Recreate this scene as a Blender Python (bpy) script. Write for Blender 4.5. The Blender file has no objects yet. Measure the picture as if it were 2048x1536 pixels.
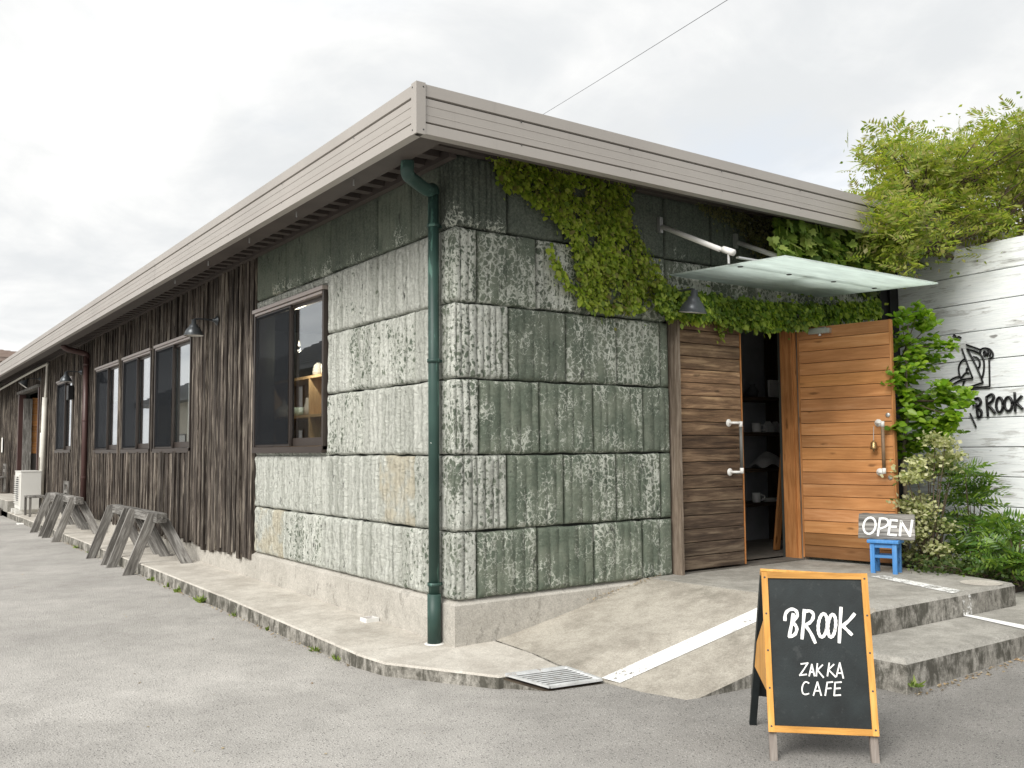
import bpy, math, random
import numpy as np
from mathutils import Matrix, Vector
random.seed(7); rng = np.random.default_rng(7)
sc = bpy.context.scene
col = sc.collection
R_ = math.radians

# ------------------------------------------------------------------ camera
F = 1832.75
_y, _p, _r = R_(54.7333), R_(4.1224), R_(-0.4745)
FW = np.array([math.cos(_y)*math.cos(_p), math.sin(_y)*math.cos(_p), math.sin(_p)])
_r0 = np.array([math.sin(_y), -math.cos(_y), 0.0]); _u0 = np.cross(_r0, FW)
RT = _r0*math.cos(_r) + _u0*math.sin(_r); UP = -_r0*math.sin(_r) + _u0*math.cos(_r)
CAM = np.array([-3.32, -5.382, 1.316])
cd = bpy.data.cameras.new('camera'); co = bpy.data.objects.new('camera', cd); col.objects.link(co)
co.matrix_world = Matrix(((RT[0], UP[0], -FW[0], CAM[0]), (RT[1], UP[1], -FW[1], CAM[1]), (RT[2], UP[2], -FW[2], CAM[2]), (0, 0, 0, 1)))
cd.sensor_width = 36; cd.lens = F/2048*36; cd.clip_start = 0.05; cd.clip_end = 2000
sc.camera = co
def ray(x, y): return FW + RT*(x-1024)/F - UP*(y-768)/F
def on(ax, val, x, y):
    d = ray(x, y); return CAM + d*((val-CAM[ax])/d[ax])
def onp(p0, n, x, y):
    d = ray(x, y); n = np.array(n, float); return CAM + d*(((np.array(p0)-CAM)@n)/(d@n))

# ------------------------------------------------------------------ node helpers
def nd(nt, t, props=None, ins=None):
    n = nt.nodes.new(t)
    for k, v in (props or {}).items(): setattr(n, k, v)
    for k, v in (ins or {}).items():
        s = n.inputs[k]
        if hasattr(v, 'is_output'): nt.links.new(v, s)
        else: s.default_value = v
    return n
def c4(c): return (*c, 1) if len(c) == 3 else c
def ma(nt, op, a, b=0.0, clamp=False):
    return nd(nt, 'ShaderNodeMath', {'operation': op, 'use_clamp': clamp}, {0: a, 1: b}).outputs[0]
def mr(nt, v, a, b, c=0.0, d=1.0, smooth=True):
    return nd(nt, 'ShaderNodeMapRange', {'interpolation_type': 'SMOOTHSTEP' if smooth else 'LINEAR'}, {0: v, 1: a, 2: b, 3: c, 4: d}).outputs[0]
def mx(nt, f, a, b, bl='MIX'):
    n = nd(nt, 'ShaderNodeMix', {'data_type': 'RGBA', 'blend_type': bl}, {0: f})
    for i, v in ((6, a), (7, b)):
        if hasattr(v, 'is_output'): nt.links.new(v, n.inputs[i])
        else: n.inputs[i].default_value = c4(v)
    return n.outputs[2]
def noise(nt, vec, scale, detail=4, rough=.55, dist=0.0):
    return nd(nt, 'ShaderNodeTexNoise', None, {'Vector': vec, 'Scale': scale, 'Detail': detail, 'Roughness': rough, 'Distortion': dist}).outputs[0]
def mapv(nt, vec, scale=(1, 1, 1), loc=(0, 0, 0)):
    return nd(nt, 'ShaderNodeMapping', None, {'Vector': vec, 'Scale': scale, 'Location': loc}).outputs[0]
def vadd(nt, a, b): return nd(nt, 'ShaderNodeVectorMath', {'operation': 'ADD'}, {0: a, 1: b}).outputs[0]
def vscale(nt, a, s): return nd(nt, 'ShaderNodeVectorMath', {'operation': 'SCALE'}, {0: a, 'Scale': s}).outputs[0]
def pos(nt): return nd(nt, 'ShaderNodeNewGeometry').outputs['Position']
def oco(nt): return nd(nt, 'ShaderNodeTexCoord').outputs['Object']
def oinf(nt): return nd(nt, 'ShaderNodeObjectInfo')
def newmat(name):
    m = bpy.data.materials.new(name); m.use_nodes = True; nt = m.node_tree; nt.nodes.clear()
    out = nt.nodes.new('ShaderNodeOutputMaterial'); return m, nt, out
def finish(nt, out, color, rough=.7, height=None, bstr=.4, bdist=.01, metal=0.0, spec=.4, extra=None):
    b = nd(nt, 'ShaderNodeBsdfPrincipled', None, {'Roughness': rough, 'Metallic': metal, 'Specular IOR Level': spec})
    if hasattr(color, 'is_output'): nt.links.new(color, b.inputs['Base Color'])
    else: b.inputs['Base Color'].default_value = c4(color)
    if height is not None:
        bp = nd(nt, 'ShaderNodeBump', None, {'Strength': bstr, 'Distance': bdist, 'Height': height}); nt.links.new(bp.outputs[0], b.inputs['Normal'])
    nt.links.new(b.outputs[0], out.inputs[0]); return b
M = {}
def plain(name, c, rough=.5, metal=0.0, var=.12, vs=6.0, bump=0.0, dirt=None, spec=.4):
    m, nt, out = newmat(name); p = pos(nt)
    n1 = noise(nt, p, vs, 5); f = mr(nt, n1, .3, .7, 1-var, 1+var, False)
    colr = mx(nt, 1.0, c, nd(nt, 'ShaderNodeCombineColor', None, {0: f, 1: f, 2: f}).outputs[0], 'MULTIPLY')
    if dirt:
        d = mr(nt, noise(nt, p, 22, 6, .7), .56, .7); colr = mx(nt, ma(nt, 'MULTIPLY', d, .75), colr, dirt)
    h = noise(nt, p, 140, 3)
    finish(nt, out, colr, rough, h, bump, .004, metal, spec); M[name] = m; return m
def wood(name, cols, axis='z', s=1.0, rough=.8, usecol=False, var=.28, bump=.5, knots=False, streak=.09, lo=.3, hi=.72):
    """weathered timber; grain runs along the local axis; every board shifts and tones itself"""
    m, nt, out = newmat(name); oi = oinf(nt)
    off = nd(nt, 'ShaderNodeCombineXYZ', None, {0: ma(nt, 'MULTIPLY', oi.outputs['Random'], 37.0), 1: ma(nt, 'MULTIPLY', oi.outputs['Random'], 91.0), 2: ma(nt, 'MULTIPLY', oi.outputs['Random'], 17.0)}).outputs[0]
    p = vadd(nt, oco(nt), off)
    k = {'x': (streak, 1, 1), 'y': (1, streak, 1), 'z': (1, 1, streak)}[axis]
    pg = mapv(nt, p, k)
    g = noise(nt, pg, 55*s, 7, .68, .6)
    g2 = noise(nt, pg, 16*s, 4, .6, 1.2)
    big = noise(nt, p, 1.9*s, 3)
    f = ma(nt, 'ADD', ma(nt, 'MULTIPLY', g, .55), ma(nt, 'MULTIPLY', g2, .45))
    f = mr(nt, f, lo, hi)
    c = mx(nt, mr(nt, f, 0, .5, 0, 1, False), cols[0], cols[1]); c = mx(nt, mr(nt, f, .5, 1, 0, 1, False), c, cols[2])
    if usecol: c = mx(nt, 1.0, c, oi.outputs['Color'], 'MULTIPLY')
    t = ma(nt, 'ADD', mr(nt, oi.outputs['Random'], 0, 1, 1-var, 1+var, False), mr(nt, big, .25, .75, -.3, .3, False))
    c = mx(nt, 1.0, c, nd(nt, 'ShaderNodeCombineColor', None, {0: t, 1: t, 2: t}).outputs[0], 'MULTIPLY')
    if knots:
        kv = mapv(nt, p, {'x': (2.6, 9, 9), 'y': (9, 2.6, 9), 'z': (9, 9, 2.6)}[axis])
        v = nd(nt, 'ShaderNodeTexVoronoi', {'feature': 'F1'}, {'Vector': vadd(nt, kv, vscale(nt, nd(nt, 'ShaderNodeTexNoise', None, {'Vector': p, 'Scale': 9.0}).outputs[1], .25)), 'Scale': 1.0}).outputs['Distance']
        kn = mr(nt, v, .05, .16, 1, 0); c = mx(nt, ma(nt, 'MULTIPLY', kn, .7), c, tuple(x*.35 for x in cols[0]))
    finish(nt, out, c, rough, f, bump, .006, 0, .25); M[name] = m; return m
def glassmat(name, tint, refl_ior=1.5, body=0.0, bodycol=(.1, .1, .1)):
    m, nt, out = newmat(name)
    tr = nd(nt, 'ShaderNodeBsdfTransparent', None, {0: c4(tint)}); gl = nd(nt, 'ShaderNodeBsdfGlossy', None, {0: (.95, .97, 1, 1), 'Roughness': .0})
    fr = nd(nt, 'ShaderNodeFresnel', None, {0: mr(nt, nd(nt, 'ShaderNodeNewGeometry').outputs['Backfacing'], 0, 1, refl_ior, 1/refl_ior, False)})
    base = tr.outputs[0]
    if body > 0:
        df = nd(nt, 'ShaderNodeBsdfDiffuse', None, {0: c4(bodycol)})
        base = nd(nt, 'ShaderNodeMixShader', None, {0: body, 1: tr.outputs[0], 2: df.outputs[0]}).outputs[0]
    ms = nd(nt, 'ShaderNodeMixShader', None, {0: ma(nt, 'MULTIPLY', fr.outputs[0], 1.7, True), 1: base, 2: gl.outputs[0]})
    nt.links.new(ms.outputs[0], out.inputs[0]); M[name] = m
def leafmat(name, cols, trans=.45, rough=.5, hue=.1):
    m, nt, out = newmat(name)
    rnd = nd(nt, 'ShaderNodeNewGeometry').outputs['Random Per Island']
    r = nt.nodes.new('ShaderNodeValToRGB'); els = r.color_ramp.elements
    while len(els) > 1: els.remove(els[-1])
    for i, c in enumerate(cols):
        e = els[0] if i == 0 else els.new(i/(len(cols)-1))
        e.color = c4(c)
    els[0].position = 0
    nt.links.new(rnd, r.inputs[0])
    cl = r.outputs[0]
    big = mr(nt, noise(nt, pos(nt), 2.5, 3), .3, .7, .75, 1.25, False)
    cl = mx(nt, 1.0, cl, nd(nt, 'ShaderNodeCombineColor', None, {0: big, 1: big, 2: big}).outputs[0], 'MULTIPLY')
    b = nd(nt, 'ShaderNodeBsdfPrincipled', None, {'Base Color': cl, 'Roughness': rough, 'Specular IOR Level': .35})
    t = nd(nt, 'ShaderNodeBsdfTranslucent', None, {0: mx(nt, 1.0, cl, (1.6, 1.7, .7), 'MULTIPLY')})
    ms = nd(nt, 'ShaderNodeMixShader', None, {0: trans, 1: b.outputs[0], 2: t.outputs[0]})
    nt.links.new(ms.outputs[0], out.inputs[0]); M[name] = m

# ------------------------------------------------------------------ world, sun, exposure
SUN_EL, SUN_AZ = R_(43), R_(200)      # azimuth of the direction TO the sun, from +X
w = bpy.data.worlds.new('World'); sc.world = w; w.use_nodes = True
nt = w.node_tree; nt.nodes.clear()
wo = nt.nodes.new('ShaderNodeOutputWorld'); bg = nd(nt, 'ShaderNodeBackground', None, {1: .1}); nt.links.new(bg.outputs[0], wo.inputs[0])
sky = nd(nt, 'ShaderNodeTexSky', {'sky_type': 'NISHITA', 'sun_disc': False, 'sun_elevation': SUN_EL, 'sun_rotation': math.pi/2-SUN_AZ, 'altitude': 50, 'dust_density': 2.0})
tc = nd(nt, 'ShaderNodeTexCoord').outputs['Generated']
sp = nd(nt, 'ShaderNodeSeparateXYZ', None, {0: tc})
zz = ma(nt, 'ADD', ma(nt, 'MAXIMUM', sp.outputs[2], 0.0), .22)
pl = nd(nt, 'ShaderNodeCombineXYZ', None, {0: ma(nt, 'DIVIDE', sp.outputs[0], zz), 1: ma(nt, 'DIVIDE', sp.outputs[1], zz), 2: 0.0}).outputs[0]
pl = vadd(nt, pl, (3.1, 1.7, 0.4))
n1 = noise(nt, pl, 1.0, 9, .52, .5); n2 = noise(nt, pl, 2.7, 8, .58, .4)
cf = ma(nt, 'ADD', ma(nt, 'MULTIPLY', n1, .68), ma(nt, 'MULTIPLY', n2, .32))
cloud = mx(nt, mr(nt, cf, .40, .60), (2.92, 2.99, 3.04), (3.9, 3.88, 3.81))
cover = mr(nt, noise(nt, vadd(nt, pl, (2, 5, 0)), 1.1, 6, .55), .30, .46, .88, 1.0)
cc = mx(nt, cover, sky.outputs[0], cloud)
nt.links.new(cc, bg.inputs[0])
sl = bpy.data.lights.new('sun', 'SUN'); sl.energy = 1.5; sl.angle = R_(35); sl.color = (1, .97, .92)
so = bpy.data.objects.new('sun', sl); col.objects.link(so)
sd = Vector((math.cos(SUN_AZ)*math.cos(SUN_EL), math.sin(SUN_AZ)*math.cos(SUN_EL), math.sin(SUN_EL)))
so.rotation_euler = sd.to_track_quat('Z', 'Y').to_euler(); so.location = (-10, -10, 20)
vs = sc.view_settings; vs.view_transform = 'Standard'; vs.look = 'None'; vs.exposure = 1.5; vs.gamma = 1; vs.use_curve_mapping = False
sc.render.engine = 'CYCLES'
sc.cycles.max_bounces = 8; sc.cycles.transparent_max_bounces = 16; sc.cycles.use_denoising = True

# ------------------------------------------------------------------ object helpers
ORG = {}
def tag(o, label=None, cat=None, group=None, kind=None):
    if label: o['label'] = label
    if cat: o['category'] = cat
    if group: o['group'] = group
    if kind: o['kind'] = kind
    return o
def thing(name, loc, label, cat, group=None):
    o = bpy.data.objects.new(name, None); o.empty_display_size = .1; col.objects.link(o); o.location = Vector(loc)
    ORG[o] = np.array(loc, float); return tag(o, label, cat, group)
def mesh(name, V, Fc, mat, parent=None, org=None, smooth=False, mats=None, midx=None):
    V = np.asarray(V, float)
    po = ORG[parent] if parent else np.zeros(3)
    if org is None: org = np.array([V[:, 0].mean(), V[:, 1].mean(), V[:, 2].min()])
    org = np.asarray(org, float)
    me = bpy.data.meshes.new(name); me.from_pydata((V-org).tolist(), [], [tuple(f) for f in Fc]); me.update()
    for mm in (mats or [mat]): me.materials.append(M[mm] if isinstance(mm, str) else mm)
    if midx is not None: me.polygons.foreach_set('material_index', np.asarray(midx, dtype=np.int32))
    if smooth: me.polygons.foreach_set('use_smooth', np.ones(len(Fc), dtype=bool))
    o = bpy.data.objects.new(name, me); col.objects.link(o); o.location = Vector(org-po)
    if parent: o.parent = parent
    ORG[o] = org; return o
class MB:
    def __init__(s): s.v = []; s.f = []; s.n = 0
    def add(s, V, Fc):
        s.v += [tuple(p) for p in V]; s.f += [tuple(i+s.n for i in f) for f in Fc]; s.n = len(s.v); return s
    def box(s, a, b, bev=0.0):
        (x0, y0, z0), (x1, y1, z1) = a, b
        return s.obox(((x0+x1)/2, (y0+y1)/2, (z0+z1)/2), (abs(x1-x0), abs(y1-y0), abs(z1-z0)), np.eye(3), bev)
    def obox(s, c, d, A, bev=0.0):
        """box at c with dims d; the columns of A are its axes"""
        V, Fc = boxgeo(d, bev); return s.add((np.array(V)@np.array(A).T + np.array(c)), Fc)
    def bar(s, a, b, wd, ht, up=(0, 0, 1), bev=0.0):
        a = np.array(a, float); b = np.array(b, float); L = np.linalg.norm(b-a); z = (b-a)/L
        x = np.cross(np.array(up, float), z)
        if np.linalg.norm(x) < 1e-4: x = np.cross((1, 0, 0), z)
        x /= np.linalg.norm(x); y = np.cross(z, x)
        return s.obox((a+b)/2, (wd, ht, L), np.array([x, y, z]).T, bev)
    def tube(s, pts, r, n=8, cap=True):
        pts = [np.array(p, float) for p in pts]; rs = r if hasattr(r, '__len__') else [r]*len(pts)
        base = s.n; prev = None; V = []
        for i, p in enumerate(pts):
            d = pts[min(i+1, len(pts)-1)] - pts[max(i-1, 0)]; d = d/(np.linalg.norm(d)+1e-9)
            if prev is None:
                a = np.cross(d, (0, 0, 1)) if abs(d[2]) < .9 else np.cross(d, (1, 0, 0))
            else: a = prev - d*(prev@d)
            a = a/(np.linalg.norm(a)+1e-9); prev = a; b = np.cross(d, a)
            V += [p + rs[i]*(a*math.cos(2*math.pi*k/n)+b*math.sin(2*math.pi*k/n)) for k in range(n)]
        Fc = []
        for i in range(len(pts)-1):
            for k in range(n):
                Fc.append((i*n+k, i*n+(k+1) % n, (i+1)*n+(k+1) % n, (i+1)*n+k))
        if cap: Fc.append(tuple(range(n-1, -1, -1))); Fc.append(tuple((len(pts)-1)*n+k for k in range(n)))
        return s.add(V, Fc)
    def lathe(s, c, prof, ax=(0, 0, 1), n=20, closed=False):
        """prof: (radius, along-axis) pairs"""
        c = np.array(c, float); ax = np.array(ax, float); ax /= np.linalg.norm(ax)
        a = np.cross(ax, (1, 0, 0)) if abs(ax[0]) < .9 else np.cross(ax, (0, 1, 0)); a /= np.linalg.norm(a); b = np.cross(ax, a)
        V = [c+ax*h+r*(a*math.cos(2*math.pi*k/n)+b*math.sin(2*math.pi*k/n)) for r, h in prof for k in range(n)]
        Fc = [(i*n+k, i*n+(k+1) % n, (i+1)*n+(k+1) % n, (i+1)*n+k) for i in range(len(prof)-1) for k in range(n)]
        if closed: Fc.append(tuple(range(n-1, -1, -1))); Fc.append(tuple((len(prof)-1)*n+k for k in range(n)))
        return s.add(V, Fc)
    def prism(s, poly, z0, z1):
        n = len(poly); V = [(x, y, z0) for x, y in poly]+[(x, y, z1) for x, y in poly]
        return s.add(V, [tuple(range(n-1, -1, -1)), tuple(range(n, 2*n))]+[(i, (i+1) % n, n+(i+1) % n, n+i) for i in range(n)])
    def build(s, name, mat, parent=None, smooth=False, org=None, **k): return mesh(name, s.v, s.f, mat, parent, org, smooth, **k)
def boxgeo(d, bev=0.0):
    hx, hy, hz = d[0]/2, d[1]/2, d[2]/2
    if bev <= 0:
        V = [(sx*hx, sy*hy, sz*hz) for sz in (-1, 1) for sy in (-1, 1) for sx in (-1, 1)]
        return V, [(0, 2, 3, 1), (4, 5, 7, 6), (0, 1, 5, 4), (2, 6, 7, 3), (0, 4, 6, 2), (1, 3, 7, 5)]
    b = min(bev, hx*.9, hy*.9, hz*.9)
    # chamfer the four long edges (the longest axis) and pinch the ends
    ax = int(np.argmax(d)); o = [i for i in range(3) if i != ax]
    h = [hx, hy, hz]; p, q = h[o[0]], h[o[1]]
    ring = [(-p+b, -q), (p-b, -q), (p, -q+b), (p, q-b), (p-b, q), (-p+b, q), (-p, q-b), (-p, -q+b)]
    V = []
    for t in (-h[ax], h[ax]):
        for u, v in ring:
            c = [0, 0, 0]; c[ax] = t; c[o[0]] = u; c[o[1]] = v; V.append(tuple(c))
    Fc = [(i, (i+1) % 8, 8+(i+1) % 8, 8+i) for i in range(8)]+[tuple(range(7, -1, -1)), tuple(range(8, 16))]
    if ax == 1: Fc = [tuple(reversed(f)) for f in Fc]
    return V, Fc
def boxo(name, c, d, A, mat, parent=None, bev=0.0, color=None):
    """a box object with its own axes, so that grain follows it"""
    V, Fc = boxgeo(d, bev); me = bpy.data.meshes.new(name); me.from_pydata(V, [], Fc); me.materials.append(M[mat]); me.update()
    o = bpy.data.objects.new(name, me); col.objects.link(o)
    A = np.array(A, float); po = ORG[parent] if parent else np.zeros(3); c = np.array(c, float)
    o.matrix_basis = Matrix(((*A[0], c[0]-po[0]), (*A[1], c[1]-po[1]), (*A[2], c[2]-po[2]), (0, 0, 0, 1)))
    if parent: o.parent = parent
    if color: o.color = color
    ORG[o] = c; return o
def baro(name, a, b, wd, ht, mat, parent=None, up=(0, 0, 1), bev=0.0, color=None):
    a = np.array(a, float); b = np.array(b, float); L = np.linalg.norm(b-a); z = (b-a)/L
    x = np.cross(np.array(up, float), z)
    if np.linalg.norm(x) < 1e-4: x = np.cross((1., 0, 0), z)
    x /= np.linalg.norm(x); y = np.cross(z, x)
    return boxo(name, (a+b)/2, (wd, ht, L), np.array([x, y, z]).T, mat, parent, bev, color)
I3 = np.eye(3)
def hermite(pts, k=4):
    pts = [np.array(p, float) for p in pts]; out = []
    for i in range(len(pts)-1):
        p0, p1, p2, p3 = pts[max(i-1, 0)], pts[i], pts[i+1], pts[min(i+2, len(pts)-1)]
        for j in range(k):
            t = j/k; out.append(.5*((2*p1)+(p2-p0)*t+(2*p0-5*p1+4*p2-p3)*t*t+(3*p1-p0-3*p2+p3)*t**3))
    out.append(pts[-1]); return out
def ell(cx, cy, rx, ry, n=18, a0=0.0, tilt=0.0):
    return [(cx+rx*math.cos(a0+2*math.pi*i/n)+tilt*ry*math.sin(a0+2*math.pi*i/n), cy+ry*math.sin(a0+2*math.pi*i/n)) for i in range(n+1)]
def ribbon(mb, pts, wd, nrm, thick=.0015):
    """flat painted stroke on a plane with normal nrm, slightly proud"""
    nrm = np.array(nrm, float); pts = [np.array(p, float) for p in pts]; L = []; Rr = []
    for i, p in enumerate(pts):
        d = pts[min(i+1, len(pts)-1)]-pts[max(i-1, 0)]; d /= np.linalg.norm(d)+1e-9
        s = np.cross(nrm, d); e = d*(wd*.35 if i == len(pts)-1 else -wd*.35 if i == 0 else 0)
        wv = wd/2*(1+.12*math.sin(i*1.7))
        L.append(p+s*wv+e+nrm*thick); Rr.append(p-s*wv+e+nrm*thick)
    n = len(pts); mb.add(L+Rr, [(i, n+i, n+i+1, i+1) for i in range(n-1)])

# ------------------------------------------------------------------ materials
def ground_mats():
    m, nt, out = newmat('asphalt'); p = pos(nt)
    fine = noise(nt, p, 230, 3, .7); mid = noise(nt, p, 60, 4, .7); big = noise(nt, p, .55, 5, .6); spots = noise(nt, p, 3.5, 5, .65)
    c = mx(nt, mr(nt, fine, .3, .7), (.215, .206, .192), (.56, .538, .503))
    vor = nd(nt, 'ShaderNodeTexVoronoi', {'feature': 'F1'}, {'Vector': p, 'Scale': 75.0})
    chip = ma(nt, 'MULTIPLY', mr(nt, vor.outputs['Distance'], .16, .26, 1, 0), mr(nt, nd(nt, 'ShaderNodeSeparateColor', None, {0: vor.outputs['Color']}).outputs[0], .74, .80))
    c = mx(nt, chip, c, (.70, .68, .65))
    dk = ma(nt, 'MULTIPLY', mr(nt, nd(nt, 'ShaderNodeSeparateColor', None, {0: vor.outputs['Color']}).outputs[1], .72, .8), mr(nt, vor.outputs['Distance'], .2, .4, 1, 0)); c = mx(nt, ma(nt, 'MULTIPLY', dk, .8), c, (.05, .05, .05))
    t = ma(nt, 'MULTIPLY', mr(nt, big, .3, .7, .82, 1.16, False), mr(nt, spots, .25, .75, .82, 1.12, False))
    # asphalt tone falls off towards the ramp side, lightest along the lane
    sx = nd(nt, 'ShaderNodeSeparateXYZ', None, {0: p})
    worn = mr(nt, ma(nt, 'ADD', ma(nt, 'ADD', sx.outputs[0], ma(nt, 'MULTIPLY', sx.outputs[1], -.15)), ma(nt, 'MULTIPLY', big, 1.6)), -.4, 2.0, 1.05, .62)
    t = ma(nt, 'MULTIPLY', t, worn)
    c = mx(nt, 1.0, c, nd(nt, 'ShaderNodeCombineColor', None, {0: t, 1: t, 2: t}).outputs[0], 'MULTIPLY')
    h = ma(nt, 'ADD', ma(nt, 'MULTIPLY', mid, .6), ma(nt, 'ADD', fine, ma(nt, 'MULTIPLY', mr(nt, vor.outputs['Distance'], 0, .6, 1, 0), .8)))
    finish(nt, out, c, .92, h, .7, .006, 0, .2); M['asphalt'] = m
    for name, base, lt, mossy, streak in (('concrete', (.40, .37, .325), (.55, .52, .465), .18, False), ('concrete_ramp', (.27, .246, .208), (.43, .40, .345), .42, False), ('concrete_porch', (.235, .225, .2), (.38, .365, .33), .35, False), ('concrete_stained', (.26, .245, .215), (.42, .40, .36), .85, True), ('plinth_render', (.385, .365, .325), (.48, .455, .41), .25, True)):
        m, nt, out = newmat(name); p = pos(nt)
        a = noise(nt, p, 2.2, 6, .6); b = noise(nt, p, 120, 3, .7); d = noise(nt, p, 11, 6, .7)
        c = mx(nt, mr(nt, ma(nt, 'ADD', ma(nt, 'MULTIPLY', a, .6), ma(nt, 'MULTIPLY', d, .4)), .36, .64), base, lt)
        b2n = noise(nt, p, 48, 4, .75); g = ma(nt, 'MULTIPLY', mr(nt, b, .25, .75, .70, 1.28, False), mr(nt, b2n, .3, .7, .86, 1.12, False)); c = mx(nt, 1.0, c, nd(nt, 'ShaderNodeCombineColor', None, {0: g, 1: g, 2: g}).outputs[0], 'MULTIPLY')
        if streak:
            pv = mapv(nt, p, (1, 1, .4)); st = ma(nt, 'ADD', ma(nt, 'MULTIPLY', noise(nt, pv, 17, 7, .75, .6), .5), ma(nt, 'MULTIPLY', noise(nt, p, 5, 6, .7), .5))
            c = mx(nt, mr(nt, st, .62-.24*mossy, .58, 0, min(1, mossy+.05)), c, (.06, .057, .045))
        else:
            c = mx(nt, mr(nt, noise(nt, vadd(nt, p, (5, 3, 1)), 1.7, 7, .68), .56, .74, 0, mossy*1.6), c, (.13, .12, .095))
        finish(nt, out, c, .9, ma(nt, 'ADD', b, ma(nt, 'MULTIPLY', d, 1.2)), .45, .006, 0, .2); M[name] = m
    m, nt, out = newmat('line_paint'); p = pos(nt)
    wv = ma(nt, 'ADD', ma(nt, 'MULTIPLY', noise(nt, p, 40, 5, .7), .6), ma(nt, 'MULTIPLY', noise(nt, p, 6, 4), .4))
    oi = oinf(nt); thr = nd(nt, 'ShaderNodeSeparateColor', None, {0: oi.outputs['Color']}).outputs[0]
    wear = mr(nt, ma(nt, 'SUBTRACT', wv, thr), -.02, .05)
    b = nd(nt, 'ShaderNodeBsdfPrincipled', None, {'Base Color': mx(nt, mr(nt, noise(nt, p, 90, 3), .3, .7), (.66, .66, .64), (.82, .82, .80)), 'Roughness': .8})
    ms = nd(nt, 'ShaderNodeMixShader', None, {0: wear, 1: b.outputs[0], 2: nd(nt, 'ShaderNodeBsdfTransparent').outputs[0]}); nt.links.new(ms.outputs[0], out.inputs[0]); M['line_paint'] = m
ground_mats()

def stone_mat():
    m, nt, out = newmat('tuff_stone'); oi = oinf(nt); sc_ = nd(nt, 'ShaderNodeSeparateColor', None, {0: oi.outputs['Color']})
    cov, tint, yel = sc_.outputs[0], sc_.outputs[1], sc_.outputs[2]
    p = pos(nt)
    off = nd(nt, 'ShaderNodeCombineXYZ', None, {0: ma(nt, 'MULTIPLY', oi.outputs['Random'], 23.0), 1: ma(nt, 'MULTIPLY', oi.outputs['Random'], 41.0), 2: ma(nt, 'MULTIPLY', oi.outputs['Random'], 13.0)}).outputs[0]
    q = vadd(nt, p, off)
    wob = vscale(nt, nd(nt, 'ShaderNodeTexNoise', None, {'Vector': q, 'Scale': 14.0, 'Detail': 5.0}).outputs[1], .10)
    qq = vadd(nt, mapv(nt, q, (1, 1, .8)), wob)
    ve = nd(nt, 'ShaderNodeTexVoronoi', {'feature': 'DISTANCE_TO_EDGE'}, {'Vector': qq, 'Scale': 23.0}).outputs['Distance']
    ve2 = nd(nt, 'ShaderNodeTexVoronoi', {'feature': 'DISTANCE_TO_EDGE'}, {'Vector': vadd(nt, qq, wob), 'Scale': 52.0}).outputs['Distance']
    ve = ma(nt, 'ADD', ma(nt, 'MULTIPLY', ve, .72), ma(nt, 'MULTIPLY', ve2, .38))
    ve = ma(nt, 'ADD', ve, ma(nt, 'MULTIPLY', ma(nt, 'SUBTRACT', noise(nt, q, 75, 4, .7), .5), .22))
    lowp = ma(nt, 'ADD', ma(nt, 'MULTIPLY', noise(nt, q, 3.0, 4, .6), .55), ma(nt, 'MULTIPLY', noise(nt, mapv(nt, q, (1, 1, .3)), 11, 4, .65), .45))
    # k = width of the bare web between flakes of old green skin
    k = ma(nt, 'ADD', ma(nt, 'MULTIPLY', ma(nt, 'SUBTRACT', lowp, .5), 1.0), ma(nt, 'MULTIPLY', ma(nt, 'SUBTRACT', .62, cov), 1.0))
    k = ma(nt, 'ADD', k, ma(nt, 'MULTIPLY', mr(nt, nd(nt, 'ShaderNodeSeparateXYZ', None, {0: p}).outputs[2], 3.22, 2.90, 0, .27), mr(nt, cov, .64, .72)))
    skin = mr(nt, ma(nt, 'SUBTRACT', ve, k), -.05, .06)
    fine = noise(nt, q, 60, 6, .75)
    streak = noise(nt, mapv(nt, q, (1, 1, .03)), 15, 3, .5)
    dark = mx(nt, mr(nt, noise(nt, q, 5, 4), .35, .65), (.118, .146, .112), (.205, .23, .18))
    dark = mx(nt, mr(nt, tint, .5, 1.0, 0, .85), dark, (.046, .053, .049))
    dark = mx(nt, mr(nt, fine, .35, .7, 0, .5), dark, (.22, .25, .195))
    pale = mx(nt, mr(nt, ma(nt, 'ADD', ma(nt, 'MULTIPLY', fine, .5), ma(nt, 'MULTIPLY', streak, .5)), .36, .62), (.43, .445, .395), (.74, .755, .69))
    pale = mx(nt, ma(nt, 'MULTIPLY', mr(nt, yel, .3, 1), mr(nt, noise(nt, q, 4, 3), .4, .6)), pale, (.60, .54, .40))
    pale = mx(nt, mr(nt, cov, .4, .6, 0, .45), pale, (.42, .455, .375))
    c = mx(nt, skin, pale, dark)
    blot = mr(nt, noise(nt, mapv(nt, q, (1, 1, .45)), 7.5, 6, .7), .635, .68, 0, .85); c = mx(nt, blot, c, (.055, .06, .052))
    hh = ma(nt, 'ADD', ma(nt, 'MULTIPLY', noise(nt, mapv(nt, q, (1, 1, 1.5)), 22, 7, .7, .8), 1.3), ma(nt, 'MULTIPLY', fine, .35))
    hh = ma(nt, 'MULTIPLY', hh, mr(nt, cov, .2, .8, 1.5, .45, False))
    finish(nt, out, c, .93, hh, 1.0, .024, 0, .15); M['tuff_stone'] = m
stone_mat()
plain('joint_dark', (.045, .048, .042), .95)
wood('board_dark', [(.016, .012, .010), (.075, .061, .050), (.32, .28, .23)], 'z', 1.0, .85, False, .38, .9, True, .06, .38, .66)
wood('door_weathered', [(.055, .033, .021), (.20, .122, .07), (.44, .295, .17)], 'x', .8, .75, True, .2, .5, True, .08)
wood('door_cedar', [(.36, .155, .052), (.50, .235, .085), (.63, .335, .145)], 'x', .7, .62, True, .14, .25, True, .08, .25, .78)
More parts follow.
